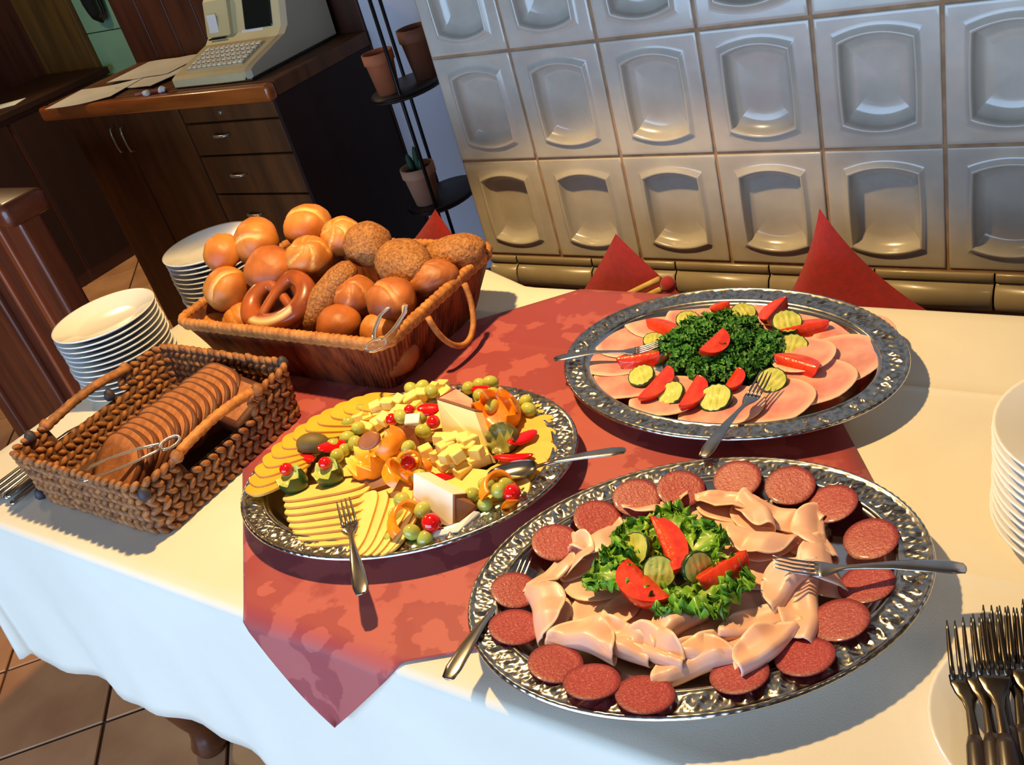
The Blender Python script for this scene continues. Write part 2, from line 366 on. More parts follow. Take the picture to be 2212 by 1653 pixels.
# ------------------------------------------------------------------ cushions on the bench
def pillow(a, t, k=.16):
    n = 26; V = []; F = []
    for s in (1, -1):
        b = len(V)
        for i in range(n+1):
            for j in range(n+1):
                u = -1+2*i/n; v = -1+2*j/n
                x = a*u*(1-k*(1-v*v)); z = a*v*(1-k*(1-u*u))
                y = s*t*(max(0, (1-u**2))*max(0, (1-v**2)))**.42
                y += .012*nz((x, z, s), 9, 2)*(1-u*u)*(1-v*v)
                V.append(Vector((x, y, z)))
        for i in range(n):
            for j in range(n):
                q = (b+i*(n+1)+j, b+(i+1)*(n+1)+j, b+(i+1)*(n+1)+j+1, b+i*(n+1)+j+1); F.append(q if s < 0 else q[::-1])
    return V, F
def cushion(apx, apy, Y, a, t, k, lab, rx, spin=0):
    ap = atY(apx, apy, Y)
    vf = xf(pillow(a, t, k), Matrix.Rotation(PI/4+spin, 4, 'Y'))
    top = max(vf[0], key=lambda v: v.z)
    vf = [v-top for v in vf[0]], vf[1]
    o = mesh('cushion', *vf, 'red_fabric', None, True, ap, (rx, 0, 0)); tag(o, lab, 'cushion', 'red cushions on the bench'); return o
cushion(940, 452, 1.47, .200, .03, .08, 'red cushion with its corner showing just behind the bread basket', -.05, .20)
cushion(1330, 505, 1.385, .195, .02, .06, 'red cushion with straight edged corner behind the red runner', -.06, -.05)
cushion(1770, 450, 1.465, .215, .05, .22, 'large red cushion with pinched pointed corner behind the ham platter', -.06, -.15)
p0 = atY(1345, 642, 1.345); p1 = atY(1425, 603, 1.345)
ct = thing('rolled_placemat', 'beige rolled mat with a red end beside the middle cushion', 'mat', p0)
d = p1-p0
mesh('roll', *tube([d*t for t in (-.8, -.4, 0, .3, .6, .85, 1)], .006, 8), 'beige_cord', ct)
mesh('roll', *tube([d*t+Vector((.004, 0, -.018)) for t in (-.6, 0, .5, .8, .95)], .007, 8), 'beige_cord', ct)
mesh('red_end', *xf(ball(.015, .013, .016, 12, 8), Matrix.Translation(d*1.18+Vector((0, .0, -.018)))), 'red_fabric', ct)

# ------------------------------------------------------------------ plant stand
ps = thing('plant_stand', 'black wire plant stand with dark half round shelves beside the stove', 'plant stand', (-1.885, 2.10, 0))
mesh('pole', *tube([(.046, -.10, 0), (.046, -.10, 1.5)], .0055, 8), 'black_iron', ps)
mesh('pole', *tube([(.155, .10, 0), (.155, .10, .60)], .0055, 8), 'black_iron', ps)
mesh('pole', *tube([(-.10, .10, 0), (-.10, .10, 1.5)], .0055, 8), 'black_iron', ps)
for z in (.215, .545, .885, 1.225):
    sh = mesh('shelf', *shiftmesh(lathe([(.02, 0), (.092, 0), (.095, .004), (.095, .014), (.092, .018), (.02, .018)], 32, 1, 1.35, True, True), (0, 0, z)), 'shelf_dark', ps)
    mesh('shelf_ring', *tube([(.097*math.cos(a), .131*math.sin(a), z+.012) for a in [2*PI*i/32 for i in range(32)]], .004, 6, closed=True), 'black_iron', sh)
def pot(name, loc, r, h, m, lab, plant=None):
    t = thing(name, lab, 'plant pot', loc)
    mesh('pot', *lathe([(.01, 0), (r*.72, 0), (r*.94, h*.74), (r*1.0, h*.75), (r*1.04, h*.77), (r*1.04, h), (r*.92, h), (r*.88, h*.85)], 28, cap0=True), m, t)
    mesh('soil', *lathe([(r*.9, h*.86), (r*.5, h*.89), (.003, h*.9)], 20, cap1=True), 'soil', t)
    if plant: plant(t, r, h)
def cactus(t, r, h):
    for dx, dy, hh, rr, tl in ((-.012, -.005, .055, .011, -.25), (.006, .002, .075, .010, .05), (.018, -.006, .04, .010, .4), (-.004, .012, .05, .009, -.1)):
        pts = [(dx+tl*s*hh*.6, dy, h*.86+s*hh) for s in (0, .25, .5, .75, .92, 1)]
        mesh('cactus_stem', *tube(pts, [rr*.9, rr, rr, rr*.85, rr*.5, rr*.15], 9), 'cactus', t)
pot('plant_pot', (-1.902, 2.03, .903), .043, .115, 'terracotta', 'orange terracotta pot on the upper shelf of the plant stand')
pot('plant_pot', (-1.850, 2.145, .903), .047, .14, 'brown_pot', 'brown pot at the back of the upper plant stand shelf')
pot('plant_pot', (-1.900, 2.04, .563), .050, .115, 'terracotta_pale', 'pale terracotta pot with small cactus on the lower plant stand shelf', cactus)

# ------------------------------------------------------------------ counter, cash register and bar
cn = thing('counter', 'dark brown wooden bar counter with drawers and orange wood edge', 'counter', (-3.40, 1.91, 0))
mesh('body', *box(.03, 1.155, .03, .430, 0, .955), 'cabinet_wood', cn, False)
mesh('side_panel', *box(1.156, 1.17, .0, .445, 0, .955), 'dark_wood', cn, False)
mesh('worktop', *box(-.02, 1.175, .015, .448, .956, 1.0, .004), 'cabinet_wood', cn, False)
mesh('worktop_edge', *box(-.03, 1.178, -.025, .015, .95, 1.0, .012, 3), 'edge_wood', cn, True)
zs = [(.895, .945), (.785, .888), (.65, .778), (.46, .643), (.10, .453)]
for a, b in zs:
    dr = mesh('drawer', *box(.70, 1.145, .012, .03, a, b, .004), 'cabinet_wood', cn, False)
    if b > .95 or a == .895: mesh('lock', *xf(lathe([(.007, 0), (.007, .006), (.004, .007)], 12, cap1=True), Matrix.Translation((.895, .012, .922)) @ Matrix.Rotation(PI/2, 4, 'X')), 'brass_dull', dr); continue
    zc = {.785: .853, .65: .72, .46: .581}.get(a, b-.06)
    mesh('handle', *tube([(.835, .012, zc), (.835, -.004, zc), (.845, -.010, zc), (.885, -.010, zc), (.895, -.004, zc), (.895, .012, zc)], .0048, 8), 'brass_dull', dr)
for x0, x1, hx in ((.05, .345, .318), (.35, .69, .378)):
    dr = mesh('door', *box(x0, x1, .012, .03, .10, .945, .004), 'cabinet_wood', cn, False)
    mesh('handle', *tube([(hx, .012, .905), (hx, -.008, .90), (hx, -.012, .88), (hx, -.012, .84), (hx, -.008, .82), (hx, .012, .815)], .004, 8), 'brass_dull', dr)
cr = thing('cash_register', 'beige electronic cash register with dark display on the counter', 'cash register', (-2.70, 1.93, 1.0))
side = [(.01, .006), (.01, .028), (.03, .036), (.19, .078), (.215, .098), (.25, .19), (.275, .215), (.36, .215), (.395, .19), (.41, .12), (.405, .006)]
def extr(prof, x0, x1, r=.006):
    cx = sum(p[0] for p in prof)/len(prof); cz = sum(p[1] for p in prof)/len(prof)
    ins = [((y-cx)*.97+cx, (z-cz)*.96+cz) for y, z in prof]
    return loft([[(x, y, z) for y, z in P] for x, P in ((x0, ins), (x0+r, prof), (x1-r, prof), (x1, ins))], True, True, True)
mesh('body', *extr(side, .0, .345), 'beige_plastic', cr, False)
mesh('side_cover', *extr([(y, z+.002) for y, z in side], .345, .375), 'beige_side', cr, False)
mesh('base', *box(.005, .37, .012, .40, 0, .012, .003), 'dark_screen', cr, False)
mesh('display', *xf(box(-.065, .065, -.006, .004, -.055, .055, .006), Matrix.Translation((.245, .238, .152)) @ Matrix.Rotation(-.36, 4, 'X')), 'dark_screen', cr, False)
kp = mesh('keypad', *xf(box(.04, .31, .0, .12, 0, .004, .002), Matrix.Translation((0, .05, .040)) @ Matrix.Rotation(.256, 4, 'X')), 'beige_side', cr, False)
ksrc = None
for i in range(11):
    for j in range(5):
        M = Matrix.Translation((0, .05, .040)) @ Matrix.Rotation(.256, 4, 'X') @ Matrix.Translation((.055+i*.024, .013+j*.0235, .004))
        if ksrc is None: ksrc = mesh('key', *box(-.0095, .0095, -.009, .009, 0, .006, .0022, 1), 'key_plastic', kp, False)
        else: ksrc2 = inst(ksrc, kp); ksrc2.matrix_local = M; continue
        ksrc.matrix_local = M
pc = mesh('printer_cover', *extr([(.20, .098), (.235, .20), (.27, .235), (.34, .235), (.36, .10)], .01, .125), 'beige_plastic', cr, False)
mesh('receipt', *xf(box(-.022, .022, -.001, .001, 0, .055), Matrix.Translation((.05, .205, .11)) @ Matrix.Rotation(-.22, 4, 'X')), 'paper', pc, False)
mesh('paper_slot', *xf(box(-.04, .04, -.002, .002, 0, .005), Matrix.Translation((.06, .196, .09)) @ Matrix.Rotation(-.25, 4, 'X')), 'dark_screen', pc, False)
mesh('paper_note', *xf(box(-.05, .05, -.001, .001, 0, .035), Matrix.Translation((.215, .206, .085)) @ Matrix.Rotation(-.6, 4, 'X')), 'paper', cr, False)
sheets = [((-3.18, 1.975), .30, .20, .25, 'long white paper sheet at the left end of the counter'), ((-2.98, 2.10), .26, .21, -.15, 'white paper sheet beside the cash register'), ((-3.10, 2.20), .32, .22, .1, 'grey open booklet at the back of the counter')]
for i, (c, a, b, rz, lab) in enumerate(sheets):
    def wav(v): return Vector((v.x, v.y, v.z+.004*abs(nz(v, 6, i))))
    n = 10; V = [Vector((-a/2+a*k/n, -b/2+b*l/4, 0)) for k in range(n+1) for l in range(5)]
    V = [Vector((v.x, v.y, .002+.012*abs(math.sin(v.x*9+i))*abs(v.x)/a)) for v in V]
    V2 = V+[v-Vector((0, 0, .0018)) for v in V]; m_ = len(V)
    F = [(k*5+l, (k+1)*5+l, (k+1)*5+l+1, k*5+l+1) for k in range(n) for l in range(4)]; F += [tuple(x+m_ for x in q[::-1]) for q in F]
    tag(mesh('paper_sheet', V2, F, 'paper', None, True, (c[0], c[1], 1.001+i*.003), (0, 0, rz)), lab, 'paper', 'papers on the counter')
tag(mesh('pen', *tube([(-.07, 0, 0), (.06, 0, 0), (.075, 0, 0)], [.004, .004, .001], 8), 'red_fabric', None, True, (-2.80, 1.925, 1.006), (0, 0, .2)), 'thin reddish pen lying on the counter beside the register', 'pen')
pos = [(-2.80, 1.905), (-2.745, 1.925)]
for i, (x, y) in enumerate(pos):
    tag(mesh('crumpled_paper', *ball(.014, .012, .009, 10, 7, lambda v: v*(1+.5*nz(v, 90, i))), 'paper', None, False, (x, y, 1.009)), ['white paper scrap near the counter edge', 'white paper scrap touching the cash register'][i], 'paper scrap', 'paper scraps on the counter')
sb = thing('side_cabinet', 'very dark low bar cabinet at the far left behind the counter', 'cabinet', (-4.5, 2.0, 0))
mesh('body', *box(-.55, 0, -.9, .90, .0, .84, .004), 'oven_brown', sb, False)
mesh('top', *box(-.56, .02, -.92, .91, .84, .875, .006), 'dark_wood', sb, False)
for k in range(3): mesh('door', *box(0.0, .012, -.88+k*.6, -.30+k*.6, .06, .82, .004), 'dark_wood', sb, False)
tag(mesh('leaflet', *box(-.07, .07, -.05, .05, 0, .003), 'paper', None, False, (-4.62, 2.42, .876), (0, 0, .5)), 'pale leaflet lying on the dark cabinet', 'paper')
# wooden bench end at the left
be = thing('bench_end', 'reddish brown wooden bench end with thick rounded top rail', 'bench end', (-2.42, 1.14, 0))
mesh('panel', *box(-.80, -.012, .02, .055, 0, .95), 'bench_wood', be, False)
for x in (-.80, -.42, -.075): mesh('stile', *box(x, x+.075, .0, .07, 0, .94, .012, 3), 'bench_wood', be, False)
mesh('trim_strip', *box(-.155, -.125, .004, .03, 0, .93, .008, 3), 'bench_stripe', be, False)
mesh('trim_strip', *box(-.27, -.25, .004, .03, 0, .93, .008, 3), 'bench_stripe', be, False)
mesh('top_rail', *box(-.82, .02, -.03, .10, .935, 1.0, .022, 4), 'bench_wood', be, True)

# ------------------------------------------------------------------ buffet table
TX0, TX1, TY0, TY1 = -1.80, .42, .462, 1.285
tb = thing('buffet_table', 'wooden table with turned legs under the white tablecloth', 'table', ((TX0+TX1)/2, (TY0+TY1)/2, 0))
hx, hy = (TX1-TX0)/2, (TY1-TY0)/2
mesh('table_top', *box(-hx+.004, hx-.004, -hy+.004, hy-.004, .715, .745, .004), 'leg_wood', tb, False)
for sy in (-1, 1): mesh('apron', *box(-hx+.2, hx-.2, sy*(hy-.10)-.012, sy*(hy-.10)+.012, .62, .715), 'leg_wood', tb, False)
legp = [(.034, 0), (.040, .02), (.030, .045), (.026, .07), (.036, .10), (.046, .14), (.048, .18), (.040, .23), (.030, .27), (.026, .30), (.034, .32), (.026, .34), (.030, .42), (.036, .50), (.030, .54), (.040, .56), (.040, .715)]
lsrc = None
for sx in (-1, 1):
    for sy in (-1, 1):
        lo = (sx*(hx-.18), sy*(hy-.10), 0)
        if lsrc is None: lsrc = mesh('leg', *lathe(legp, 24, cap0=True), 'leg_wood', tb, True, lo)
        else: inst(lsrc, tb, lo)
def tablecloth():
    nx, ny = 90, 40; V = []; F = []
    xs = [TX0+(TX1-TX0)*i/nx for i in range(nx+1)]; ys = sorted([TY0+(TY1-TY0)*j/ny for j in range(ny+1)]+[.777, .773, .781, 1.094, 1.09, 1.098])
    idx = {}
    def crease(x, y):
        h = 0
        for yc, s in ((.777, .0016), (1.094, .0018)): h += s*max(0, 1-abs(y-yc)/.006)
        return h+.0007*nz((x, y, 0), 7, 4)
    yb = lambda x: max(0, min(.06, .44*(-1.03-x)))
    for i, x in enumerate(xs):
        for j, y in enumerate(ys):
            yy = y+(yb(x)*((y-TY0)/(TY1-TY0))**3)
            idx[i, j] = len(V); V.append(Vector((x, yy, TZ+crease(x, y))))
    m = len(ys)-1
    for i in range(nx):
        for j in range(m): F.append((idx[i, j], idx[i+1, j], idx[i+1, j+1], idx[i, j+1]))
    # perimeter counter-clockwise with outward normals
    per = [(idx[i, 0], (0, -1), 'f') for i in range(nx)] + [(idx[nx, 0], (math.sin(a), -math.cos(a)), 'c') for a in [PI/2*k/8 for k in range(9)]]
    per += [(idx[nx, j], (1, 0), 'r') for j in range(1, m)] + [(idx[nx, m], (math.cos(a), math.sin(a)), 'c') for a in [PI/2*k/8 for k in range(9)]]
    per += [(idx[i, m], (0, 1), 'b') for i in range(nx-1, 0, -1)] + [(idx[0, m], (-math.sin(a), math.cos(a)), 'c') for a in [PI/2*k/8 for k in range(9)]]
    per += [(idx[0, j], (-1, 0), 'l') for j in range(m-1, 0, -1)] + [(idx[0, 0], (-math.cos(a), -math.sin(a)), 'c') for a in [PI/2*k/8 for k in range(9)]]
    rows = 16; prev = [p[0] for p in per]; n = len(per); s = 0; S = []; last = None
    for p in per:
        v = V[p[0]]
        if last is not None: s += max((v-last).length, .012)
        S.append(s); last = v
    for k in range(1, rows+1):
        t = k/rows; cur = []
        for q, (vi, nn, side) in enumerate(per):
            b = V[vi]; drop = .385+.010*math.sin(S[q]*9)+.006*math.sin(S[q]*23+1)
            z = TZ-(.012*(1-math.cos(min(1, k/2)*PI/2)) if k <= 2 else .012+(t-2/rows)/(1-2/rows)*(drop-.012))
            out = .012*math.sin(min(1, k/2)*PI/2)
            fall = max(0, t-.15)
            out += fall*(.012+.011*math.sin(S[q]*19+.7*math.sin(S[q]*5))+.005*math.sin(S[q]*43+2))
            if side == 'c': out += fall*.03*math.sin(S[q]*60)
            cur.append(len(V)); V.append(Vector((b.x+nn[0]*out, b.y+nn[1]*out, z)))
        for q in range(n):
            r_ = (q+1) % n; F.append((prev[q], cur[q], cur[r_], prev[r_]))
        prev = cur
    return V, F
tc_ = mesh('tablecloth', *tablecloth(), 'linen'); tag(tc_, 'white linen tablecloth hanging over the front of the buffet table', 'tablecloth')
m_ = tc_.modifiers.new('thick', 'SOLIDIFY'); m_.thickness = .0012; m_.offset = -1
# red damask overlay
def runner():
    L_, R_ = Vector((-1.40, .872)), Vector((-.20, .762)); fy = TY0; by = TY1
    Fa, Fb = -.963, -.690; Ba, Bb = -.905, -.537
    poly = [L_, Vector((Fa, fy)), Vector((Fb, fy)), R_, Vector((Bb, by)), Vector((Ba, by))]
    V = []; F = []; n = 60; H = TZ+.0026
    def xl(y): return L_.x+(Fa-L_.x)*(L_.y-y)/(L_.y-fy) if y < L_.y else L_.x+(Ba-L_.x)*(y-L_.y)/(by-L_.y)
    def xr(y): return R_.x+(Fb-R_.x)*(R_.y-y)/(R_.y-fy) if y < R_.y else R_.x+(Bb-R_.x)*(y-R_.y)/(by-R_.y)
    ys = sorted([fy+(by-fy)*j/n for j in range(n+1)]+[.777, 1.094]); rows = []
    # front flap first (tip upwards): width closes to the hanging tip
    tipx, tipd = -.842, .150; fl_ = []
    for k in range(14, 0, -1):
        t = k/14; dd = tipd*t; wgt = 1-t
        a = tipx+(Fa-tipx)*wgt; b = tipx+(Fb-tipx)*wgt
        y = fy-.0155*min(1, dd/.014)**.5-.012*t-.008*t*math.sin(t*3); z = H-dd-(.0 if dd > .012 else 0)
        fl_.append((a, b, y, z))
    m = 40
    for a, b, y, z in fl_: rows.append([Vector((a+(b-a)*i/m, y-.003*math.sin(i/m*PI*2+1)*min(1, (H-z)/.05), z)) for i in range(m+1)])
    for y in ys:
        a, b = xl(y), xr(y)
        rows.append([Vector((a+(b-a)*i/m, y, H+.0018*max(0, 1-abs(y-.777)/.008)+.0018*max(0, 1-abs(y-1.094)/.008)+.0007*nz((a+(b-a)*i/m, y, 0), 7, 4)+.0003)) for i in range(m+1)])
    for k in range(1, 6):
        t = k/5; dd = .12*t; a = Ba+(.13)*t*.8; b = Bb-.11*t*.8
        rows.append([Vector((a+(b-a)*i/m, by+.0155+.01*t, H-.006-dd)) for i in range(m+1)])
    return loft(rows, False)
ru = mesh('damask_overlay', *runner(), 'damask'); tag(ru, 'red damask cloth laid diagonally across the white tablecloth', 'table runner')
m_ = ru.modifiers.new('thick', 'SOLIDIFY'); m_.thickness = .001; m_.offset = 1

# ------------------------------------------------------------------ plates
def plate_mesh(R=.1, h=.02):
    return lathe([(.004, .004), (R*.55, .004), (R*.62, .0065), (R*.70, .011), (R*.97, h-.0015), (R, h), (R*1.0, h-.0025), (R*.96, h-.005), (R*.72, .0065), (R*.64, .001), (R*.60, 0), (R*.55, 0), (R*.54, .002), (.004, .002)], 48, cap0=True, cap1=True)
psrc = None
def stack(cx, cy, n, dz, desc, grp, R=1.0):
    global psrc
    for k in range(n):
        lab = f"{ORD[n-1-k]} white plate from the top, {desc}" if k < n-1 else f"topmost white plate, {desc}"
        loc = (cx+random.uniform(-.0015, .0015), cy+random.uniform(-.0015, .0015), TZ+.0045+k*dz)
        if psrc is None: psrc = o = mesh('plate', *plate_mesh(), 'white_china', None, True, loc)
        else: o = inst(psrc, None, loc, (0, 0, random.random()*6))
        o.scale = (R, R, 1); tag(o, lab, 'plate', grp)
stack(-1.69, .852, 13, .0108, 'in the stack beside the small bread basket', 'plates stacked at the front left')
stack(-1.70, 1.142, 13, .0108, 'in the stack behind the roll basket', 'plates stacked at the back left')
stack(-.048, .882, 11, .0112, 'in the stack at the right edge', 'plates stacked at the right', 1.06)
o = inst(psrc, None, (-.05, .607, TZ+.0045)); o.scale = (1.06, 1.06, 1); tag(o, 'single white plate under the pile of forks', 'plate')

# ------------------------------------------------------------------ cutlery
def fork_mesh():
    # x from -.115 (handle end) to .075 (tine tips)
    sec = [(-.115, .003, .001, .0), (-.113, .0075, .0016, .0), (-.100, .0098, .0018, .0012), (-.075, .0088, .0018, .0022), (-.045, .0062, .0018, .0018), (-.018, .0038, .0019, -.0010), (0, .0032, .0020, -.0038), (.008, .0048, .0019, -.0052), (.016, .0088, .0014, -.0066), (.024, .0112, .0011, -.0072), (.032, .0118, .0010, -.0070)]
    V, F = loft([[(x, w_*math.cos(a), z+t*math.sin(a)) for a in [2*PI*k/12 for k in range(12)]] for x, w_, t, z in sec], True, True, True)
    parts = [(V, F)]
    for k in range(4):
        y = -.0088+k*.00587
        parts.append(tube([(.028, y, -.0071), (.040, y, -.0062), (.054, y*1.0, -.0038), (.068, y*.98, .0002), (.075, y*.97, .0026)], [.0021, .0019, .0017, .0013, .0005], 6, flat=.62))
    return J(*parts)
def spoon_mesh():
    sec = [(-.125, .003, .001, 0), (-.122, .0075, .0016, 0), (-.105, .0095, .0018, .001), (-.07, .0080, .0018, .002), (-.03, .0048, .0018, .001), (0, .0034, .002, -.003)]
    V, F = loft([[(x, w_*math.cos(a), z+t*math.sin(a)) for a in [2*PI*k/12 for k in range(12)]] for x, w_, t, z in sec], True, True, True)
    R = []; n = 24
    bowl = []
    for s, dz in ((1, 0), (.9, -.004), (.65, -.008), (.3, -.0095), (.02, -.0098)): bowl.append([(.033+.036*s*math.cos(a), .0195*s*math.sin(a)*(1-.12*math.cos(a)), -.003+dz) for a in [2*PI*k/n for k in range(n)]])
    bowl2 = [[(x, y, z+.0013) for x, y, z in r] for r in bowl]
    return J((V, F), loft(bowl, True, False, True), loft([bowl[0], bowl2[0]]), loft(bowl2, True, False, True))
fsrc = mesh('fork', *fork_mesh(), 'steel'); used = [False]
def fork(pe, ze, pt, zt, lab, group, m=None):
    a = at(pe[0], pe[1], ze); b = at(pt[0], pt[1], zt); L_ = (b-a).length
    if not used[0]: o = fsrc; used[0] = True
    else: o = inst(fsrc)
    s = L_/.19; o.scale = (s, max(s, .9), max(s, .9)); o.rotation_euler = frame_rot(b-a); o.location = a+(b-a)*(.115/.19)
    print('fork', round(L_, 3), lab)
    tag(o, lab, 'fork', group); return o
fork((1196, 776), .800, (1428, 742), .797, 'silver fork resting on the left rim of the ham platter', 'serving forks')
fork((1518, 988), .799, (1655, 806), .806, 'silver fork crossing the front rim of the ham platter', 'serving forks')
fork((783, 1284), .797, (742, 1082), .796, 'silver fork over the front rim of the cheese platter', 'serving forks')
fork((966, 1468), .795, (1136, 1204), .783, 'silver fork over the left rim of the sausage platter', 'serving forks')
fork((2088, 1228), .800, (1668, 1216), .815, 'silver fork over the right rim of the sausage platter', 'serving forks')
a = at(1352, 972, .803); b = at(1052, 1022, .800); print('spoon', (a-b).length)
sp = mesh('serving_spoon', *spoon_mesh(), 'steel', None, True, a+(b-a)*(.125/.194), frame_rot(b-a)); s = (b-a).length/.194; sp.scale = (s, s, s)
tag(sp, 'silver serving spoon lying over the right rim of the cheese platter', 'spoon')
# fork pile at the right
dsrc = None
pile = [((2112, 1640), (2071, 1345), .785, .800), ((2150, 1648), (2106, 1338), .787, .804), ((2185, 1640), (2150, 1312), .790, .812), ((2215, 1640), (2180, 1316), .788, .810), ((2172, 1600), (2128, 1330), .800, .818), ((2240, 1600), (2205, 1318), .795, .815), ((2262, 1560), (2236, 1300), .792, .812)]
labs = ['leftmost dark handled fork in the pile on the white plate', 'second fork from the left in the pile on the white plate', 'fourth fork from the left in the pile on the white plate', 'fifth fork from the left in the pile on the white plate', 'third fork from the left, raised on the pile over the plate', 'sixth fork from the left in the pile on the white plate', 'rightmost fork in the pile on the white plate']
hsec = [(-.118, .004, .003, 0), (-.114, .0085, .0055, 0), (-.09, .010, .006, .001), (-.06, .0085, .0055, .001), (-.03, .0065, .0048, 0), (-.022, .0045, .0035, -.001)]
for i, (pe, pt, ze, zt) in enumerate(pile):
    a = at(pe[0], pe[1], ze); b = at(pt[0], pt[1], zt); dirv = (b-a).normalized(); o_ = b-dirv*.075*1.18
    t = thing('fork', labs[i], 'fork', o_, frame_rot(dirv), 'dark handled forks on the plate'); t.scale = (1.18, 1.18, 1.18)
    if dsrc is None:
        dsrc = [inst(fsrc, t, (0, 0, 0), (0, 0, 0), (1, 1, 1))]; dsrc[0].name = 'fork_head'; dsrc[0].data = dsrc[0].data.copy(); dsrc[0].data.materials[0] = mat('shaded_steel', (120, 110, 98), .22, metal=1)  # fork steel darkened in its colour to stand in for shadow over the pile
        dsrc.append(mesh('handle', *loft([[(x, w_*math.cos(q), z+h_*math.sin(q)) for q in [2*PI*k/12 for k in range(12)]] for x, w_, h_, z in hsec], True, True, True), 'dark_handle', t))
    else:
        for s_ in dsrc: inst(s_, t)
# knives at the left edge
def knife_mesh():
    sec = [(-.11, .004, .0025, 0), (-.107, .008, .004, 0), (-.08, .009, .0042, 0), (-.02, .007, .004, 0), (-.008, .0055, .0035, 0)]
    h = loft([[(x, w_*math.cos(q), z+h_*math.sin(q)) for q in [2*PI*k/12 for k in range(12)]] for x, w_, h_, z in sec], True, True, True)
    bl = loft([[(x, y0, -.0008), (x, y1, -.0003), (x, y1, .0003), (x, y0, .0008)] for x, y0, y1 in ((-.01, -.005, .005), (0, -.008, .008), (.05, -.0085, .0085), (.085, -.0085, .007), (.10, -.007, .001), (.105, -.005, -.002))], True, True, True)
    return J(h, bl)
ksrc = None
for k in range(7):
    x = -1.588-.021*(k % 5)-(.012 if k > 4 else 0); loc = (x, .600+random.uniform(-.012, .012), TZ+.0085+(.009 if k > 4 else 0)); rz = -PI/2+PI+random.uniform(-.06, .06)
    if ksrc is None: ksrc = o = mesh('table_knife', *knife_mesh(), 'steel', None, True, loc, (0, 0, rz))
    else: o = inst(ksrc, None, loc, (0, 0, rz))
    tag(o, ['steel table knife lying closest to the small bread basket', 'second steel knife from the small bread basket', 'third steel knife from the small bread basket', 'fourth steel knife from the small bread basket', 'steel knife lying farthest from the small bread basket', 'steel knife on top of the knife bundle, nearer the basket', 'steel knife on top of the knife bundle, nearer the table end'][k], 'knife', 'knives beside the small basket')

# ------------------------------------------------------------------ silver platters
PA, PB = .252, .191; PH = .035
def platter(name, label, cx, cy, ang):
    t = thing(name, label, 'platter', (cx, cy, TZ+.0045), (0, 0, ang), 'oval silver platters')
    def ring(d, z, n=160): return [((PA-d)*math.cos(2*PI*k/n), (PB-d)*math.sin(2*PI*k/n), z) for k in range(n)]
    tr = [ring(.036, .0295), ring(.0385, .0288), ring(.041, .0262), ring(.048, .0165), ring(.056, .0122), ring(.068, .0108), ring(.11, .0104), ring(.17, .0102)]
    under = [ring(.036, .027), ring(.052, .010), ring(.066, .004), ring(.070, .0), ring(.074, .0), ring(.078, .006), ring(.16, .0075)]
    mesh('tray', *J(loft(tr, True, False, True), loft(under, True, False, True)), 'silver', t)
    n = 640; prof_ = [(0.0, .0325), (.0008, .0345), (.0025, .0355), (.0045, .0350), (.006, .0330)] + [(.006+.0245*k/9, .0330-.0018*k/9) for k in range(1, 10)] + [(.032, .0325), (.0345, .0328), (.0365, .0292)]
    R = []
    for d, z in prof_:
        row = []
        for k in range(n):
            a = 2*PI*k/n; v = (d-.006)/.0245; e = 0
            if 0 < v < 1:
                s = a*38; w_ = math.sin(PI*v)**.7
                e = .0026*w_*max(0, math.sin(s+2.2*math.sin(v*PI)*math.cos(s*.5)))**.6 + .0018*w_*max(0, math.cos(2.5*s-6*v)) + .0011*w_*max(0, math.sin(4*s+9*v)) - .0012*w_
            if d < .001: e += .0006*math.cos(a*120)
            row.append(((PA-d)*math.cos(a), (PB-d)*math.sin(a), z+e))
        R.append(row)
    mesh('embossed_rim', *loft(R), 'silver_relief', t)
    lip = [ring(0, .0325), ring(-.0006, .0315), ring(.003, .0300), ring(.036, .027)]
    mesh('rim_underside', *loft(lip), 'silver', t)
    return t
platter('serving_platter', 'oval silver platter of sliced ham with parsley at the back', -.539, 1.073, math.radians(-2.5))
platter('serving_platter', 'oval silver platter of cheese and fruit in the middle', -.887, .737, math.radians(21.7))
platter('serving_platter', 'oval silver platter of salami and folded meat at the front', -.416, .662, math.radians(30.4))
FZ = TZ+.0045+.0108     # food level inside a platter

# ------------------------------------------------------------------ ham platter food
def wavy(seed, amp, sc=22):
    return lambda v: Vector((v.x, v.y, v.z+amp*nz((v.x, v.y, 0), sc, seed)))
def meat(name, R, ry, h, m, seed, amp, loc, rot, rim=.9):
    V, F = disc(R, h, 30, 5, None, ry)
    mk = [1.0 if (v.x/R)**2+(v.y/ry)**2 > rim*rim else 0.0 for v in V]
    V = [Vector((v.x*(1+.05*nz((v.x, v.y, 0), 18, seed+5)), v.y*(1+.05*nz((v.x, v.y, 1), 18, seed+6)), v.z+amp*nz((v.x, v.y, 0), 20, seed))) for v in V]
    return mesh(name, V, F, m, None, True, loc, rot, None, mk)
A0 = Vector((-.539, 1.073))
hamA = [(1758, 698, .054), (1684, 684, .050), (1600, 676, .050), (1508, 686, .052), (1425, 700, .056), (1362, 742, .056), (1325, 785, .054), (1352, 832, .056), (1445, 862, .058), (1560, 888, .060), (1668, 872, .060), (1755, 832, .060), (1808, 785, .064), (1845, 735, .058)]
where = ['at the back right of the ham ring', 'behind the right tomato pieces', 'in the middle of the back of the ham ring', 'behind the parsley, left of the back tomato', 'under the back left tomato wedge', 'just behind the left fork handle', 'under the left fork handle', 'at the left front, under cucumber', 'front left, below two tomato wedges', 'at the front middle beside the fork handle', 'front right of the crossing fork', 'on the right, below the lower tomato wedge', 'largest at the right, near the small slice', 'at the far right end of the ham ring']
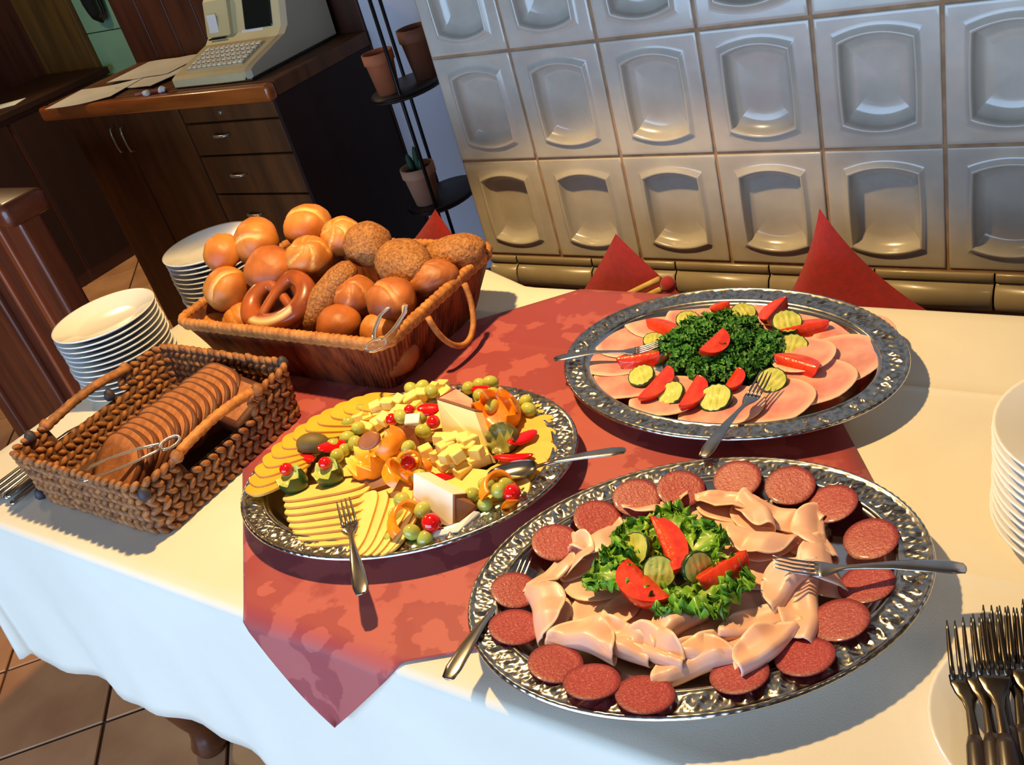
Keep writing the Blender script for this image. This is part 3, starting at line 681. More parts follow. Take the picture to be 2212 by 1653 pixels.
for i, (px, py, R) in enumerate(hamA):
    p = at(px, py, FZ+.006); rad = Vector((p.x-A0.x, p.y-A0.y)); tang = Vector((-rad.y, rad.x)).normalized()
    base = FZ+.0045
    o = meat('ham_slice', R, R*.88, .0016, 'ham_pink', i, .004, (p.x, p.y, base+.002), None)
    ax = Vector((rad.x, rad.y, 0)).normalized(); M = Matrix.Rotation(math.radians(3.6), 3, ax) @ Matrix.Rotation(random.uniform(0, 1), 3, 'Z')
    # outer edge lifts over the platter's inner slope
    M = Matrix.Rotation(math.radians(-5.0), 3, Vector((-ax.y, ax.x, 0))) @ M
    o.rotation_euler = M.to_euler(); o.location.z = base+.006
    tag(o, f'round pink ham slice {where[i]}', 'ham slice', 'ham slices on the back platter')
p = at(1735, 768, FZ+.016); tag(meat('ham_slice', .046, .042, .0016, 'ham_pink', 31, .003, (p.x, p.y, FZ+.0175), (.05, -.04, 0)), 'small ham slice lying on top between two right tomato wedges', 'ham slice', 'ham slices on the back platter')
# tomato wedge, axis along x, skin below, cut faces up
def wedge_parts(L_, W_, half=40, n=14, m=9):
    sk = []; 
    for i in range(m+1):
        a = math.radians(-half+2*half*i/m); sk.append([(L_/2*math.cos(t)*-1, W_*math.sin(t)*math.sin(a), -W_*math.sin(t)*math.cos(a)+W_*.62) for t in [PI*k/n for k in range(n+1)]])
    skin = loft(sk, False)
    e0, e1 = sk[0], sk[-1]; mid = [(x, 0, W_*.62-.0*abs(x)) for x, y, z in e0]
    q0 = [tuple((Vector(a)*.45+Vector(b)*.55)+Vector((0, 0, -.0012))) for a, b in zip(e0, mid)]; q1 = [tuple((Vector(a)*.45+Vector(b)*.55)+Vector((0, 0, -.0012))) for a, b in zip(e1, mid)]
    flesh = loft([e0, q0, mid, q1, e1], False)
    return skin, flesh
WM = {}
def tomato(p1, p2, z, W_, lab, roll=0.0, grp='tomato wedges on the ham platter', half=42):
    a = at(p1[0], p1[1], z); b = at(p2[0], p2[1], z); L_ = (b-a).length; c = (a+b)/2
    t = thing('tomato_wedge', lab, 'tomato wedge', c, (Matrix(frame_rot(b-a).to_matrix()) @ Matrix.Rotation(roll, 3, 'X')).to_euler(), grp)
    s, f_ = wedge_parts(L_, W_, half)
    mesh('skin', *s, 'tomato_skin', t); mesh('flesh', *f_, 'tomato_flesh', t)
zt = FZ+.014
tomato((1405, 700), (1465, 722), zt, .025, 'tomato wedge at the back left of the parsley', .5)
tomato((1533, 676), (1574, 660), zt+.006, .020, 'small tomato wedge behind the parsley', .5)
tomato((1645, 705), (1690, 655), zt+.003, .026, 'tomato wedge at the back right of the parsley', .6)
tomato((1684, 722), (1790, 703), zt, .025, 'long tomato wedge furthest right on the ham platter', .6)
tomato((1682, 778), (1776, 806), zt, .028, 'tomato wedge beside the small ham slice', .5)
tomato((1335, 786), (1428, 772), zt, .027, 'tomato wedge left of the parsley, in front of the fork', .5)
tomato((1394, 876), (1458, 806), zt, .026, 'tomato wedge between two cucumber slices at the front left', -.7)
tomato((1484, 892), (1524, 826), zt, .026, 'tomato wedge left of the largest front cucumber slice', -.7)
tomato((1576, 850), (1606, 805), zt, .019, 'tomato wedge partly under the crossing fork', -.7)
tomato((1522, 775), (1572, 728), zt+.020, .026, 'tomato piece in the middle of the parsley', -.4)
def cuke_parts(R, h=.007, n=30):
    V = []; F = []; m = 6; rg = .0010
    for s in (1, -1):
        b = len(V); V.append(Vector((0, 0, s*h/2)))
        for i in range(1, m+1):
            for j in range(n):
                a = 2*PI*j/n; x = R*.93*i/m*math.cos(a); y = R*.93*i/m*math.sin(a)
                V.append(Vector((x, y, s*h/2+rg*math.sin(x*2*PI/.0078))))
        for j in range(n):
            q = (b, b+1+j, b+1+(j+1) % n); F.append(q if s > 0 else q[::-1])
        for i in range(m-1):
            for j in range(n):
                q = (b+1+i*n+j, b+1+i*n+n+j, b+1+i*n+n+(j+1) % n, b+1+i*n+(j+1) % n); F.append(q if s > 0 else q[::-1])
    def rr(r, s, k): 
        return [(r*math.cos(2*PI*j/n), r*math.sin(2*PI*j/n), s*h/2+rg*math.sin(r*math.cos(2*PI*j/n)*2*PI/.0078)) for j in range(n)]
    sk = loft([rr(R*.93, -1, 0), rr(R, -1, 0), rr(R, 1, 0), rr(R*.93, 1, 0)])
    return (V, F), sk
CU = None
def cuke(px, py, z, R, rot, lab, grp):
    global CU
    t = thing('cucumber_slice', lab, 'cucumber slice', at(px, py, z), rot, grp); t.scale = (R/.02,)*3
    if CU is None:
        a, b = cuke_parts(.02); CU = [mesh('flesh', *a, 'cucumber_flesh', t), mesh('skin', *b, 'cucumber_skin', t)]
    else:
        for s in CU: inst(s, t)
zc = FZ+.018; g = 'crinkle cut cucumber slices on the ham platter'
cuke(1486, 693, zc, .019, (.25, .2, .3), 'crinkle cucumber slice behind the parsley on the left', g)
cuke(1606, 676, zc, .019, (.3, .1, .8), 'crinkle cucumber slice half hidden behind the parsley', g)
cuke(1700, 697, zc+.008, .0215, (.35, .1, .5), 'crinkle cucumber slice leaning on the far right tomato wedge', g)
cuke(1712, 749, zc, .0215, (.25, .15, .1), 'crinkle cucumber slice right of the parsley', g)
cuke(1414, 738, zc, .018, (.2, .2, .4), 'crinkle cucumber slice under the left fork tines', g)
cuke(1386, 813, zc, .020, (.2, -.2, .6), 'crinkle cucumber slice at the left front of the ham platter', g)
cuke(1450, 852, zc, .0205, (.3, -.25, .2), 'crinkle cucumber slice between the two front tomato wedges', g)
cuke(1546, 862, zc, .0235, (.3, -.1, .15), 'largest crinkle cucumber slice at the front middle', g)
cuke(1668, 823, zc, .020, (.3, .3, -.4), 'crinkle cucumber slice beside the crossing fork', g)
def sprig(seed, R=.024, n=150):
    rnd = random.Random(seed); V = []; F = []
    for k in range(n):
        u = rnd.random(); a = rnd.random()*2*PI; rr = R*math.sqrt(u)
        c = Vector((rr*math.cos(a), rr*math.sin(a), .024*(1-u*.8)*rnd.uniform(.3, 1)))
        nrm = Vector((rnd.gauss(0, .5)+c.x/R*.5, rnd.gauss(0, .5)+c.y/R*.5, 1)).normalized(); tx = nrm.orthogonal().normalized(); ty = nrm.cross(tx)
        s = rnd.uniform(.0036, .0070); b = len(V); V.append(c)
        m = 9
        for j in range(m):
            t = 2*PI*j/m; q = s*(1 if j % 2 else .55); V.append(c+tx*math.cos(t)*q+ty*math.sin(t)*q+nrm*(.0022*math.sin(3*t+seed)+rnd.uniform(-.0008, .0008)))
        for j in range(m): F.append((b, b+1+j, b+1+(j+1) % m))
    return V, F
spots = [(1468, 730), (1478, 770), (1520, 795), (1570, 800), (1615, 785), (1655, 768), (1645, 735), (1612, 705), (1570, 690), (1530, 698), (1495, 705), (1500, 745), (1600, 745), (1450, 752), (1560, 770), (1665, 750), (1585, 720), (1520, 725)]
sprs = [mesh('parsley_sprig', *sprig(k), 'parsley') for k in range(4)]
for i, (px, py) in enumerate(spots):
    o = sprs[i] if i < 4 else inst(sprs[i % 4])
    p = at(px, py, FZ+.016); o.location = (p.x, p.y, FZ+.009+(.008 if 11 <= i else 0)); o.rotation_euler = (random.uniform(-.15, .15), random.uniform(-.15, .15), random.random()*6); 
    tag(o, 'curly green parsley sprig in the wreath on the ham platter', 'parsley', 'parsley on the ham platter')

# ------------------------------------------------------------------ sausage platter food
C0 = Vector((-.416, .662))
sal = [(1200, 1172), (1290, 1120), (1375, 1076), (1470, 1056), (1593, 1036), (1706, 1050), (1798, 1088), (1882, 1166), (1872, 1262), (1814, 1348), (1740, 1420), (1598, 1458), (1394, 1502), (1280, 1480), (1200, 1436), (1112, 1356), (1112, 1276)]
swh = ['behind the left fork tines', 'next clockwise after the one behind the left fork', 'at the back left beside a folded slice', 'left of the back middle', 'in the middle of the back rim', 'right of the back middle', 'at the back right corner of the ring', 'just behind the right fork handle', 'just in front of the right fork handle', 'second below the right fork', 'at the front right', 'half hidden under folded meat at the front', 'nearest to the viewer at the front edge', 'left of the nearest one at the front', 'overlapped at the front left', 'at the left end below the left fork', 'under the left fork']
ANG_C = math.radians(30.4); SURF = [(-.02, .034), (0, .0345), (.006, .0350), (.036, .0335), (.041, .027), (.048, .0175), (.056, .0128), (.068, .0110), (.3, .0104)]
def tray_z(x, y):
    c, s = math.cos(-ANG_C), math.sin(-ANG_C); dx, dy = x-C0.x, y-C0.y; u, v = c*dx-s*dy, s*dx+c*dy
    rho = math.hypot(u/PA, v/PB); d = (1-rho)*math.hypot(u, v)/max(rho, 1e-6)
    for (d0, z0), (d1, z1) in zip(SURF, SURF[1:]):
        if d <= d1: return TZ+.0045+z0+(z1-z0)*max(0, (d-d0)/(d1-d0))
    return TZ+.0045+.0104
for i, (px, py) in enumerate(sal):
    z_ = FZ+.01
    for _ in range(4):
        p = at(px, py, z_); rad = Vector((p.x-C0.x, p.y-C0.y, 0)).normalized()
        zo = max(tray_z(p.x+rad.x*.030*t, p.y+rad.y*.030*t) for t in (.6, .8, 1)); zi = TZ+.0045+.0112
        for t in (0, .2, .4, .6, .8):   # lift until the slice clears the curved tray wall
            zz = tray_z(p.x+rad.x*.030*t, p.y+rad.y*.030*t); ln = zi+(zo-zi)*(t+1)/2
            if zz > ln: zo += (zz-ln)*2/(t+1)
        tl_ = min(math.atan2(zo-zi, .060), .24); z_ = max(tray_z(p.x+rad.x*.030*t, p.y+rad.y*.030*t)-t*.030*math.tan(tl_) for t in [k/10-1 for k in range(21)])+.0010
    R = .0295 if i != 16 else .028
    o = meat('salami_slice', R, R*.96, .0016, 'salami', i+50, .0012, (p.x, p.y, z_+(.004 if i in (13, 9) else 0)), None, .95)
    o.rotation_euler = (Matrix.Rotation(-tl_, 3, Vector((-rad.y, rad.x, 0))) @ Matrix.Rotation(math.radians(3 if i % 2 else -2), 3, rad)).to_euler()
    tag(o, f'round red salami slice {swh[i]}', 'salami slice', 'salami slices around the sausage platter')
def folded(seed, R, rr, over, ruff, n=26):
    """thin round slice folded over: bottom leaf, round bend, top leaf, with loose ruffles"""
    V = []; F = []; rnd = random.Random(seed); ph = rnd.random()*6; bend = rr*PI
    half = R*(.92+over); mk = []
    def prof_(s):
        # s measured from the outer bend, negative = bottom leaf, positive = top leaf
        if abs(s) <= bend/2: a = s/rr; return -rr*math.cos(a), rr*math.sin(a)+rr
        d = abs(s)-bend/2
        if s < 0: return d, 0.0
        return d*(.86+.1*math.sin(ph)), 2*rr+.20*d*math.cos(ph)+.004*math.sin(d*110+ph)
    for i in range(n+1):
        for j in range(n+1):
            u = -1+2*i/n; v = -1+2*j/n
            # square to disc
            x = u*math.sqrt(1-v*v/2); y = v*math.sqrt(1-u*u/2); s = x*R+over*R*.3; yy = y*R
            px_, pz = prof_(s)
            k = abs(y)
            pz += ruff*(1-2*abs(((yy*22+ph+s*6) % 1)-.5)*1.6)*(.35+.65*max(0, (s/R)))*(1 if s > 0 else .3)+ruff*.7*math.sin(yy*48+ph*2)*(1 if s > 0 else .15)
            px_ += ruff*.8*math.sin(yy*60+ph*1.3)
            V.append(Vector((px_, yy*.96, max(pz, -.0005)))); mk.append(1.0 if x*x+y*y > .86 else 0.0)
    for i in range(n):
        for j in range(n): F.append((i*(n+1)+j, (i+1)*(n+1)+j, (i+1)*(n+1)+j+1, i*(n+1)+j+1))
    return V, F, mk
# px, py centre, outward spin offset, radius, bend radius, extra lift
fold = [(1195, 1235, -.3, .047, .006, 0, 'upright at the left, behind the left fork head'), (1178, 1320, .15, .050, .008, .003, 'large at the left end'), (1250, 1200, .3, .042, .005, .004, 'pointed at the left, over two salami slices'), (1300, 1165, -.2, .044, .006, .001, 'rolled at the back left'), (1268, 1385, .5, .046, .008, .005, 'at the front left corner'), (1345, 1378, .1, .050, .010, .002, 'ruffled at the front, left of middle'), (1420, 1400, -.15, .046, .009, .006, 'ruffled at the front middle'), (1495, 1432, .25, .050, .009, .003, 'with pointed tip at the front, over the plate rim'), (1455, 1360, .9, .038, .006, .010, 'small and dark, tucked before the lettuce'), (1560, 1400, -.3, .048, .008, .007, 'rounded at the front right of middle'), (1645, 1406, .2, .046, .008, .013, 'at the front right over half hidden salami'), (1640, 1350, -.6, .048, .007, .006, 'right of the lettuce, turned up'), (1730, 1320, .3, .050, .008, .003, 'at the right below the right fork'), (1700, 1265, -.5, .044, .006, .008, 'at the right beside the lettuce'), (1770, 1222, .2, .047, .007, .004, 'under the right fork head'), (1760, 1150, -.3, .052, .006, .003, 'pale and flat at the right, behind the right fork'), (1690, 1110, .4, .052, .006, .002, 'pale and flat at the back right'), (1620, 1118, -.6, .044, .009, .010, 'curled like a rose at the back right'), (1640, 1178, .8, .044, .006, .008, 'dark inside, between the lettuce and the right fork'), (1575, 1090, .2, .048, .007, .003, 'at the back middle'), (1420, 1098, -.1, .046, .006, .003, 'rolled at the back left of the lettuce')]
for i, (px, py, spin, R, rr, dz, lab) in enumerate(fold):
    p = at(px, py, FZ+.016); rad = math.atan2(p.y-C0.y, p.x-C0.x)
    V, F, mk = folded(i, R*.94, rr*.9, random.uniform(-.15, .3), .0042)
    V = [Vector((v.x-.008, v.y, v.z)) for v in V]
    o = mesh('folded_ham', V, F, 'turkey_pink', None, True, (p.x, p.y, FZ+.006+dz), (random.uniform(-.08, .08), -.10, rad+PI+spin), None, mk)
    m_ = o.modifiers.new('thick', 'SOLIDIFY'); m_.thickness = .0011; m_.offset = 1
    tag(o, f'folded pale pink meat slice {lab}', 'meat slice', 'folded slices on the sausage platter')
inner = [(1290, 1250), (1310, 1310), (1370, 1345), (1440, 1360), (1520, 1370), (1590, 1345), (1640, 1290), (1655, 1225), (1600, 1160), (1520, 1135), (1400, 1140), (1330, 1190)]
for i, (px, py) in enumerate(inner):
    p = at(px, py, FZ+.006); o = meat('flat_ham', .042, .038, .0014, 'turkey_pink', i+80, .008, (p.x, p.y, FZ+.005+.0016*(i % 3)), (random.uniform(-.05, .05), random.uniform(-.05, .05), i))
    tag(o, 'pale pink meat slice lying flat around the lettuce', 'meat slice', 'flat slices around the lettuce')
def lettuce(seed, L_, W_, ruff=.007, nu=44, nv=30):
    V = []; F = []; mk = []; rnd = random.Random(seed); ph = rnd.random()*6
    for i in range(nu+1):
        t = i/nu; w_ = W_*math.sin(PI*min(1, .15+t*.80))**.7
        for j in range(nv+1):
            v = -1+2*j/nv; e = abs(v)**2; e2 = max(e, max(0, (t-.6)/.4)**2)
            x = L_*t+.006*e2*math.sin(v*30+ph); y = v*w_/2
            z = .012*math.sin(t*2.6)+.004*v*v + ruff*e2*(math.sin(x*420+ph+4*math.sin(y*160))+.8*math.sin(y*520+x*200+ph*2)) + .003*nz((x, y, 0), 70, seed)
            y += ruff*.7*e2*math.sin(x*500+ph*3)
            V.append(Vector((x, y, z+.004))); mk.append(max(0, 1-abs(v)*4.5)*(1-t*.8)*.9)
    for i in range(nu):
        for j in range(nv): F.append((i*(nv+1)+j, (i+1)*(nv+1)+j, (i+1)*(nv+1)+j+1, i*(nv+1)+j+1))
    return V, F, mk
cc = at(1450, 1225, FZ+.02)
leaves = [((1455, 1215), (1455, 1112), .060, 'behind the upright tomato wedge'), ((1470, 1215), (1560, 1165), .064, 'at the back right, next to the curled slice'), ((1440, 1205), (1340, 1165), .060, 'at the back left of the garnish'), ((1420, 1235), (1275, 1265), .062, 'pointing to the left end of the platter'), ((1480, 1275), (1620, 1270), .066, 'under the right tomato wedge'), ((1480, 1265), (1560, 1330), .066, 'at the front right of the garnish'), ((1470, 1275), (1440, 1335), .052, 'in front of the lower tomato wedge'), ((1430, 1225), (1310, 1210), .050, 'at the left, below the crinkle slice')]
for i, (a, b, W_, lab) in enumerate(leaves):
    p = at(a[0], a[1], FZ+.018); q = at(b[0], b[1], FZ+.026); d = q-p
    V, F, mk = lettuce(i, d.length*1.05, W_)
    o = mesh('lettuce_leaf', V, F, 'lettuce', None, True, (p.x, p.y, FZ+.012+.003*(i % 3)), frame_rot(d), None, mk)
    m_ = o.modifiers.new('thick', 'SOLIDIFY'); m_.thickness = .0007
    tag(o, f'curly green lettuce leaf {lab}', 'lettuce', 'lettuce on the sausage platter')
zt = FZ+.034; g = 'tomato wedges on the sausage platter'
tomato((1428, 1128), (1480, 1245), zt, .028, 'upright tomato wedge at the back of the lettuce', .7, g)
tomato((1335, 1240), (1425, 1325), zt-.004, .034, 'large tomato wedge at the front left of the lettuce', -.9, g)
tomato((1510, 1275), (1612, 1212), zt, .031, 'tomato wedge on the right of the lettuce', .2, g)
g = 'crinkle cucumber pieces on the sausage platter'
cuke(1424, 1236, FZ+.040, .018, (.7, .3, .4), 'crinkle cucumber slice in the middle of the lettuce', g)
cuke(1506, 1226, FZ+.040, .018, (1.2, .2, 1.0), 'crinkle cucumber slice standing on edge between tomato wedges', g)
cuke(1372, 1190, FZ+.036, .021, (.5, -.4, .2), 'crinkle cucumber slice at the left of the lettuce', g)

# ------------------------------------------------------------------ cheese platter food
def cheese_slice(L_, W_, h, seed):
    n = 34; out = []
    for k in range(n):
        a = 2*PI*k/n; c, s = math.cos(a), math.sin(a); e = .62
        out.append((L_/2*math.copysign(abs(c)**e, c), W_/2*math.copysign(abs(s)**e, s)))
    V, F = loft([[(x*q, y*q, z) for x, y in out] for q, z in ((.985, 0), (1, h*.25), (1, h*.75), (.985, h))], True, True, True)
    return V, F, [0 if len(f) > 4 else 1 for f in F]
mat('gouda_edge', (214, 164, 84), .5, col2=(200, 148, 70), scale=20)
def cs_(L_, W_, h, m):
    V, F, mi = cheese_slice(L_, W_, h, 0); return mesh('cheese_slice', V, F, [m, 'gouda_edge'], None, False, None, None, mi)
cs = [cs_(.128, .050, .0036, 'gouda'), cs_(.092, .058, .0044, 'gouda_deep')]
cused = [0, 0]
def slice_at(px, py, z, dirx, tilt, kind, lab, grp, tl=0.0):
    p = at(px, py, z); o = cs[kind] if not cused[kind] else inst(cs[kind]); cused[kind] = 1
    x = Vector((dirx[0], dirx[1], 0)).normalized(); up = Matrix.Rotation(tilt, 3, x) @ Vector((0, 0, 1))
    o.location = p; o.rotation_euler = (Matrix.Rotation(tl, 3, Vector((-x.y, x.x, 0))) @ frame_rot(x, up).to_matrix()).to_euler(); tag(o, lab, 'cheese slice', grp)
# front fan: long edges run like the lines in the photograph
rows = [((612, 1076), (815, 1040)), ((616, 1090), (818, 1055)), ((620, 1104), (818, 1072)), ((628, 1118), (822, 1088)), ((638, 1131), (822, 1106)), ((650, 1143), (826, 1120)), ((664, 1155), (826, 1138)), ((690, 1166), (822, 1154))]
for i, (a, b) in enumerate(rows):
    p, q = at(*a, FZ+.012), at(*b, FZ+.012); mpx = ((a[0]+b[0])/2-9, (a[1]+b[1])/2+2)
    slice_at(mpx[0], mpx[1], FZ+.0145, q-p, -.27, 0, f'{ORD[i]} yellow cheese slice in the left front fan, counted from the cucumber cups', 'sliced cheese in the left front fan')
rows = [((758, 1182), (790, 1085)), ((778, 1182), (812, 1088)), ((796, 1180), (838, 1092)), ((816, 1176), (862, 1092)), ((836, 1172), (880, 1092)), ((850, 1165), (893, 1088))]
for i, (a, b) in enumerate(rows):
    p, q = at(*a, FZ+.013), at(*b, FZ+.013)
    slice_at((a[0]+b[0])/2, (a[1]+b[1])/2, FZ+.0180+.0004*i, q-p, -.25, 0, f'{ORD[i]} yellow cheese slice in the right front fan, counted from the fork', 'sliced cheese in the right front fan')
back = [(598, 1040, (.25, 1)), (606, 1022, (.35, 1)), (618, 1003, (.5, 1)), (634, 984, (.6, .9)), (652, 966, (.7, .8)), (674, 949, (.8, .7)), (698, 933, (.9, .6)), (724, 917, (1, .5)), (750, 904, (1, .45)), (778, 891, (1, .38)), (806, 881, (1, .34)), (834, 874, (1, .3))]
for i, (px, py, dx) in enumerate(back):
    slice_at(px, py, FZ+.022, dx, -.10, 1, f'{ORD[i]} deep yellow cheese slice along the back rim, counted from the left', 'cheese slices along the back rim', .16)
right = [(1148, 922, (.35, 1)), (1150, 948, (.45, 1)), (1146, 975, (.6, 1)), (1140, 1005, (.8, .9)), (1115, 1030, (1, .6)), (1085, 1050, (1, .4)), (1050, 1065, (1, .3)), (1015, 1060, (1, .2)), (990, 1045, (1, .1))]
for i, (px, py, dx) in enumerate(right):
    slice_at(px, py, FZ+.013+.0003*i, dx, .18, 1 if i < 6 else 0, f'{ORD[i]} cheese slice along the right side, counted from the fluted kiwi', 'cheese slices along the right rim', -.06)
fill = [(760, 1010), (830, 980), (900, 940), (960, 910), (1000, 990), (930, 1010), (870, 1060), (1060, 930)]
for i, (px, py) in enumerate(fill):
    slice_at(px, py, FZ+.004+.0036*(i % 2), (1, .4), 0, 0, 'yellow cheese slice lying flat under the fruit in the middle', 'cheese slices under the fruit')
# cubes
qs = [mesh('cheese_cube', *xf(box(-.009, .009, -.0085, .0085, -.008, .008, .0012, 1), Matrix.Identity(4)), 'cheese_cube', None, False), mesh('cheese_cube', *box(-.012, .012, -.008, .008, -.0075, .0075, .0012, 1), 'cheese_cube', None, False)]
qn = [0]
def cube(px, py, z, rot, lab, grp, k=0):
    o = qs[k] if qn[0] == k and qn[0] < 2 else inst(qs[k]); qn[0] += 1
    o.location = at(px, py, z); o.rotation_euler = rot; tag(o, lab, 'cheese cube', grp)
mid = [(960, 1005, 0), (1000, 1018, 0), (985, 1000, 0), (1030, 998, 0), (945, 985, 0), (1010, 985, 0), (1045, 990, 0), (962, 965, .014), (985, 975, .014), (1012, 968, .014), (1030, 978, .014), (975, 950, .016), (1000, 950, .018), (1015, 955, .018), (920, 975, .006), (955, 948, .016), (988, 985, .022), (968, 985, .020)]
for i, (px, py, dz) in enumerate(mid):
    cube(px, py, FZ+.024+dz, (random.uniform(-.25, .25), random.uniform(-.25, .25), random.uniform(0, 1.5)), 'yellow cheese cube in the heap before the tall wedge', 'cheese cubes in the middle heap', (0, 1)[i % 2])
bk = [(795, 905, 0), (820, 895, 0), (845, 885, 0), (870, 875, 0), (895, 868, 0), (920, 862, 0), (812, 880, .012), (838, 872, .014), (862, 866, .014), (888, 860, .014), (910, 852, .014), (935, 842, .014), (955, 834, .012), (790, 925, 0), (815, 915, 0), (850, 900, .01), (900, 880, .01), (945, 850, 0), (775, 905, .004), (960, 850, .006), (830, 905, .016), (870, 888, .018)]
for i, (px, py, dz) in enumerate(bk):
    cube(px, py, FZ+.020+dz, (random.uniform(-.3, .3), random.uniform(-.3, .3), random.uniform(0, 1.5)), 'yellow cheese cube in the row at the back of the cheese platter', 'cheese cubes at the back', (0, 1)[i % 2])
tag(mesh('feta_cube', *box(-.011, .011, -.010, .010, -.009, .009, .0012, 1), 'feta', None, False, at(893, 912, FZ+.045), (.2, .1, .5)), 'bright white cheese cube beside the carved orange', 'cheese cube')
# cheese wedges: slab with corners given in the scene
def slab(name, lab, P, thick, m, rind=None, rt=.003):
    P = [Vector(p) for p in P]; n = (P[1]-P[0]).cross(P[2]-P[0]).normalized(); c = sum(P, Vector())/len(P)
    t = thing(name, lab, 'cheese wedge', c)
    a = [p-c for p in P]; b = [p-c-n*thick for p in P]; k = len(P)
    V = a+b; F = [tuple(range(k)), tuple(range(2*k-1, k-1, -1))]+[(i, i+k, (i+1) % k+k, (i+1) % k) for i in range(k)]
    mesh('paste', V, F, m, t, False)
    if rind is not None:
        i, rm = rind; j = (i+1) % k; o = (a[i]+a[j])/2; e = (o).normalized()*rt; s = 1.01
        q = [a[i]*s, a[j]*s, b[j]*s, b[i]*s]; V = [p+e*.15 for p in q]+[p+e for p in q]
        mesh('rind', V, [(3, 2, 1, 0), (4, 5, 6, 7), (0, 1, 5, 4), (1, 2, 6, 5), (2, 3, 7, 6), (3, 0, 4, 7)], rm, t, False)
    return t
bz = FZ+.014
def upw(px, py, base, dz):   # point dz above the foot point seen at base pixel
    p = at(base[0], base[1], bz); return Vector((p.x, p.y, bz+dz))
b0 = at(962, 962, bz); b1 = at(1062, 1000, bz)
slab('cheese_wedge', 'tall pale cheese wedge standing behind the cube heap', [b0, b1, b1+Vector((-.010, .012, .012)), at(1026, 890, bz+.052), at(944, 864, bz+.056)], .016, 'pale_cheese', (3, 'cheese_rind'))
b0 = at(912, 1118, bz); b1 = at(978, 1140, bz)
slab('cheese_wedge', 'white cheese wedge with brown rind standing at the front', [b0, b1, at(978, 1068, bz+.034), at(893, 1022, bz+.052), at(893, 1070, bz+.028)], .030, 'white_cheese', (1, 'cheese_rind'), .003)
slab('cheese_wedge', 'brown rinded wedge face right of the white wedge', [at(982, 1138, bz), at(1034, 1098, bz), at(1028, 1092, bz+.010), at(982, 1076, bz+.030)], .012, 'cheese_rind')
slab('cheese_wedge', 'thin pale cheese strip lying at the front rim', [at(918, 1152, bz+.012), at(922, 1162, bz+.010), at(990, 1148, bz+.010), at(1036, 1106, bz+.012), at(1024, 1104, bz+.016), at(980, 1138, bz+.014)], .004, 'white_cheese')
slab('cheese_wedge', 'brown rinded cheese wedge lying before the carved orange', [at(757, 1040, bz), at(778, 1066, bz), at(850, 1042, bz), at(842, 1000, bz+.012), at(800, 1016, bz+.016)], .010, 'cheese_rind')
slab('cheese_wedge', 'small brown cheese wedge between orange and tall wedge', [at(868, 955, bz+.01), at(905, 965, bz+.01), at(905, 930, bz+.03), at(872, 918, bz+.035)], .012, 'cheese_rind')
slab('cheese_wedge', 'pink cheese wedge with dark red rind behind the tall wedge', [at(945, 862, bz+.048), at(1022, 886, bz+.044), at(1020, 862, bz+.046), at(985, 840, bz+.050)], .020, 'ham_pink', (3, 'red_rind'))
# carved cups
def cup(name, cat, lab, px, py, z, R, rot, rindm, fleshm, teeth=8, depth=1.0, zig=.30, grp=None):
    t = thing(name, lab, cat, at(px, py, z), rot, grp); n = teeth*6; rings = []; inn = []
    def tip(a):
        x = (a*teeth/(2*PI)) % 1; return 1-abs(2*x-1)
    for i in range(9):
        f_ = i/8
        ring = []; 
        for j in range(n):
            a = 2*PI*j/n; top = .10+zig*tip(a); zz = -depth+(depth+top)*f_
            r_ = R*max(.02, 1-(abs(zz)/(depth*1.01))**2.8)**(1/2.2) if zz < 0 else R*(1-.12*zz)
            ring.append((r_*math.cos(a), r_*math.sin(a), zz*R))
        rings.append(ring)
    last = rings[-1]; inner = [(x*.88, y*.88, z_-R*.02) for x, y, z_ in last]; in2 = [(x*.80, y*.80, -R*.02) for x, y, z_ in last]
    V, F = loft(rings, True, True, False); mesh('rind', V, F, rindm, t)
    m0 = [0.0]; V, F = loft([last, inner, in2, [(x*.45, y*.45, -R*.10) for x, y, z_ in last], [(x*.02, y*.02, -R*.08) for x, y, z_ in last]], True, False, True)
    mk = [1.0]*len(last)*2+[.25]*len(last)+[0.0]*len(last)*2
    mesh('flesh', V, F, fleshm, t, True, None, None, None, mk); return t
fy = FZ+.03
t = cup('carved_orange', 'orange', 'zigzag carved orange half tilted towards the cucumber cups', 800, 996, fy+.000, .033, (.18, -.25, 0), 'orange_rind', 'orange_flesh', 8, .85, .55)
cup('carved_orange', 'orange', 'zigzag carved orange half at the back right with grapes', 1074, 892, fy+.012, .034, (.55, .1, .2), 'orange_rind', 'orange_bright', 7, .8, .75)
cup('carved_orange', 'orange', 'upturned orange half leaning over the tilted carved orange', 838, 958, fy+.020, .027, (-.3, -1.0, .5), 'orange_rind', 'orange_flesh', 9, .9, .2)
tag(mesh('physalis_half', *xf(disc(.018, .006, 22, 4, None, .012), Matrix.Identity(4)), 'physalis', None, True, at(800, 952, fy+.040), (.9, -.3, .55)), 'brown oval fruit half standing in the carved orange', 'fruit')
cup('cucumber_cup', 'cucumber cup', 'carved dark green cucumber cup at the far left of the cheese platter', 628, 1034, fy+.004, .0205, (.22, -.18, 0), 'cucumber_skin', 'cup_flesh', 6, 1.35, .36, 'carved cucumber cups')
cup('cucumber_cup', 'cucumber cup', 'carved dark green cucumber cup nearest the tilted orange', 706, 1018, fy+.004, .0205, (.22, -.1, .3), 'cucumber_skin', 'cup_flesh', 6, 1.35, .36, 'carved cucumber cups')
cup('carved_kiwi', 'kiwi', 'fluted brownish green kiwi half at the right', 1084, 948, fy+.006, .0235, (.85, .05, 0), 'kiwi_skin', 'kiwi_flesh', 9, 1.0, .35)
tag(mesh('kiwi', *ball(.026, .018, .016, 18, 12), 'kiwi_skin', None, True, at(676, 958, fy+.004), (0, .2, .5)), 'brown green kiwi behind the cucumber cups', 'kiwi')
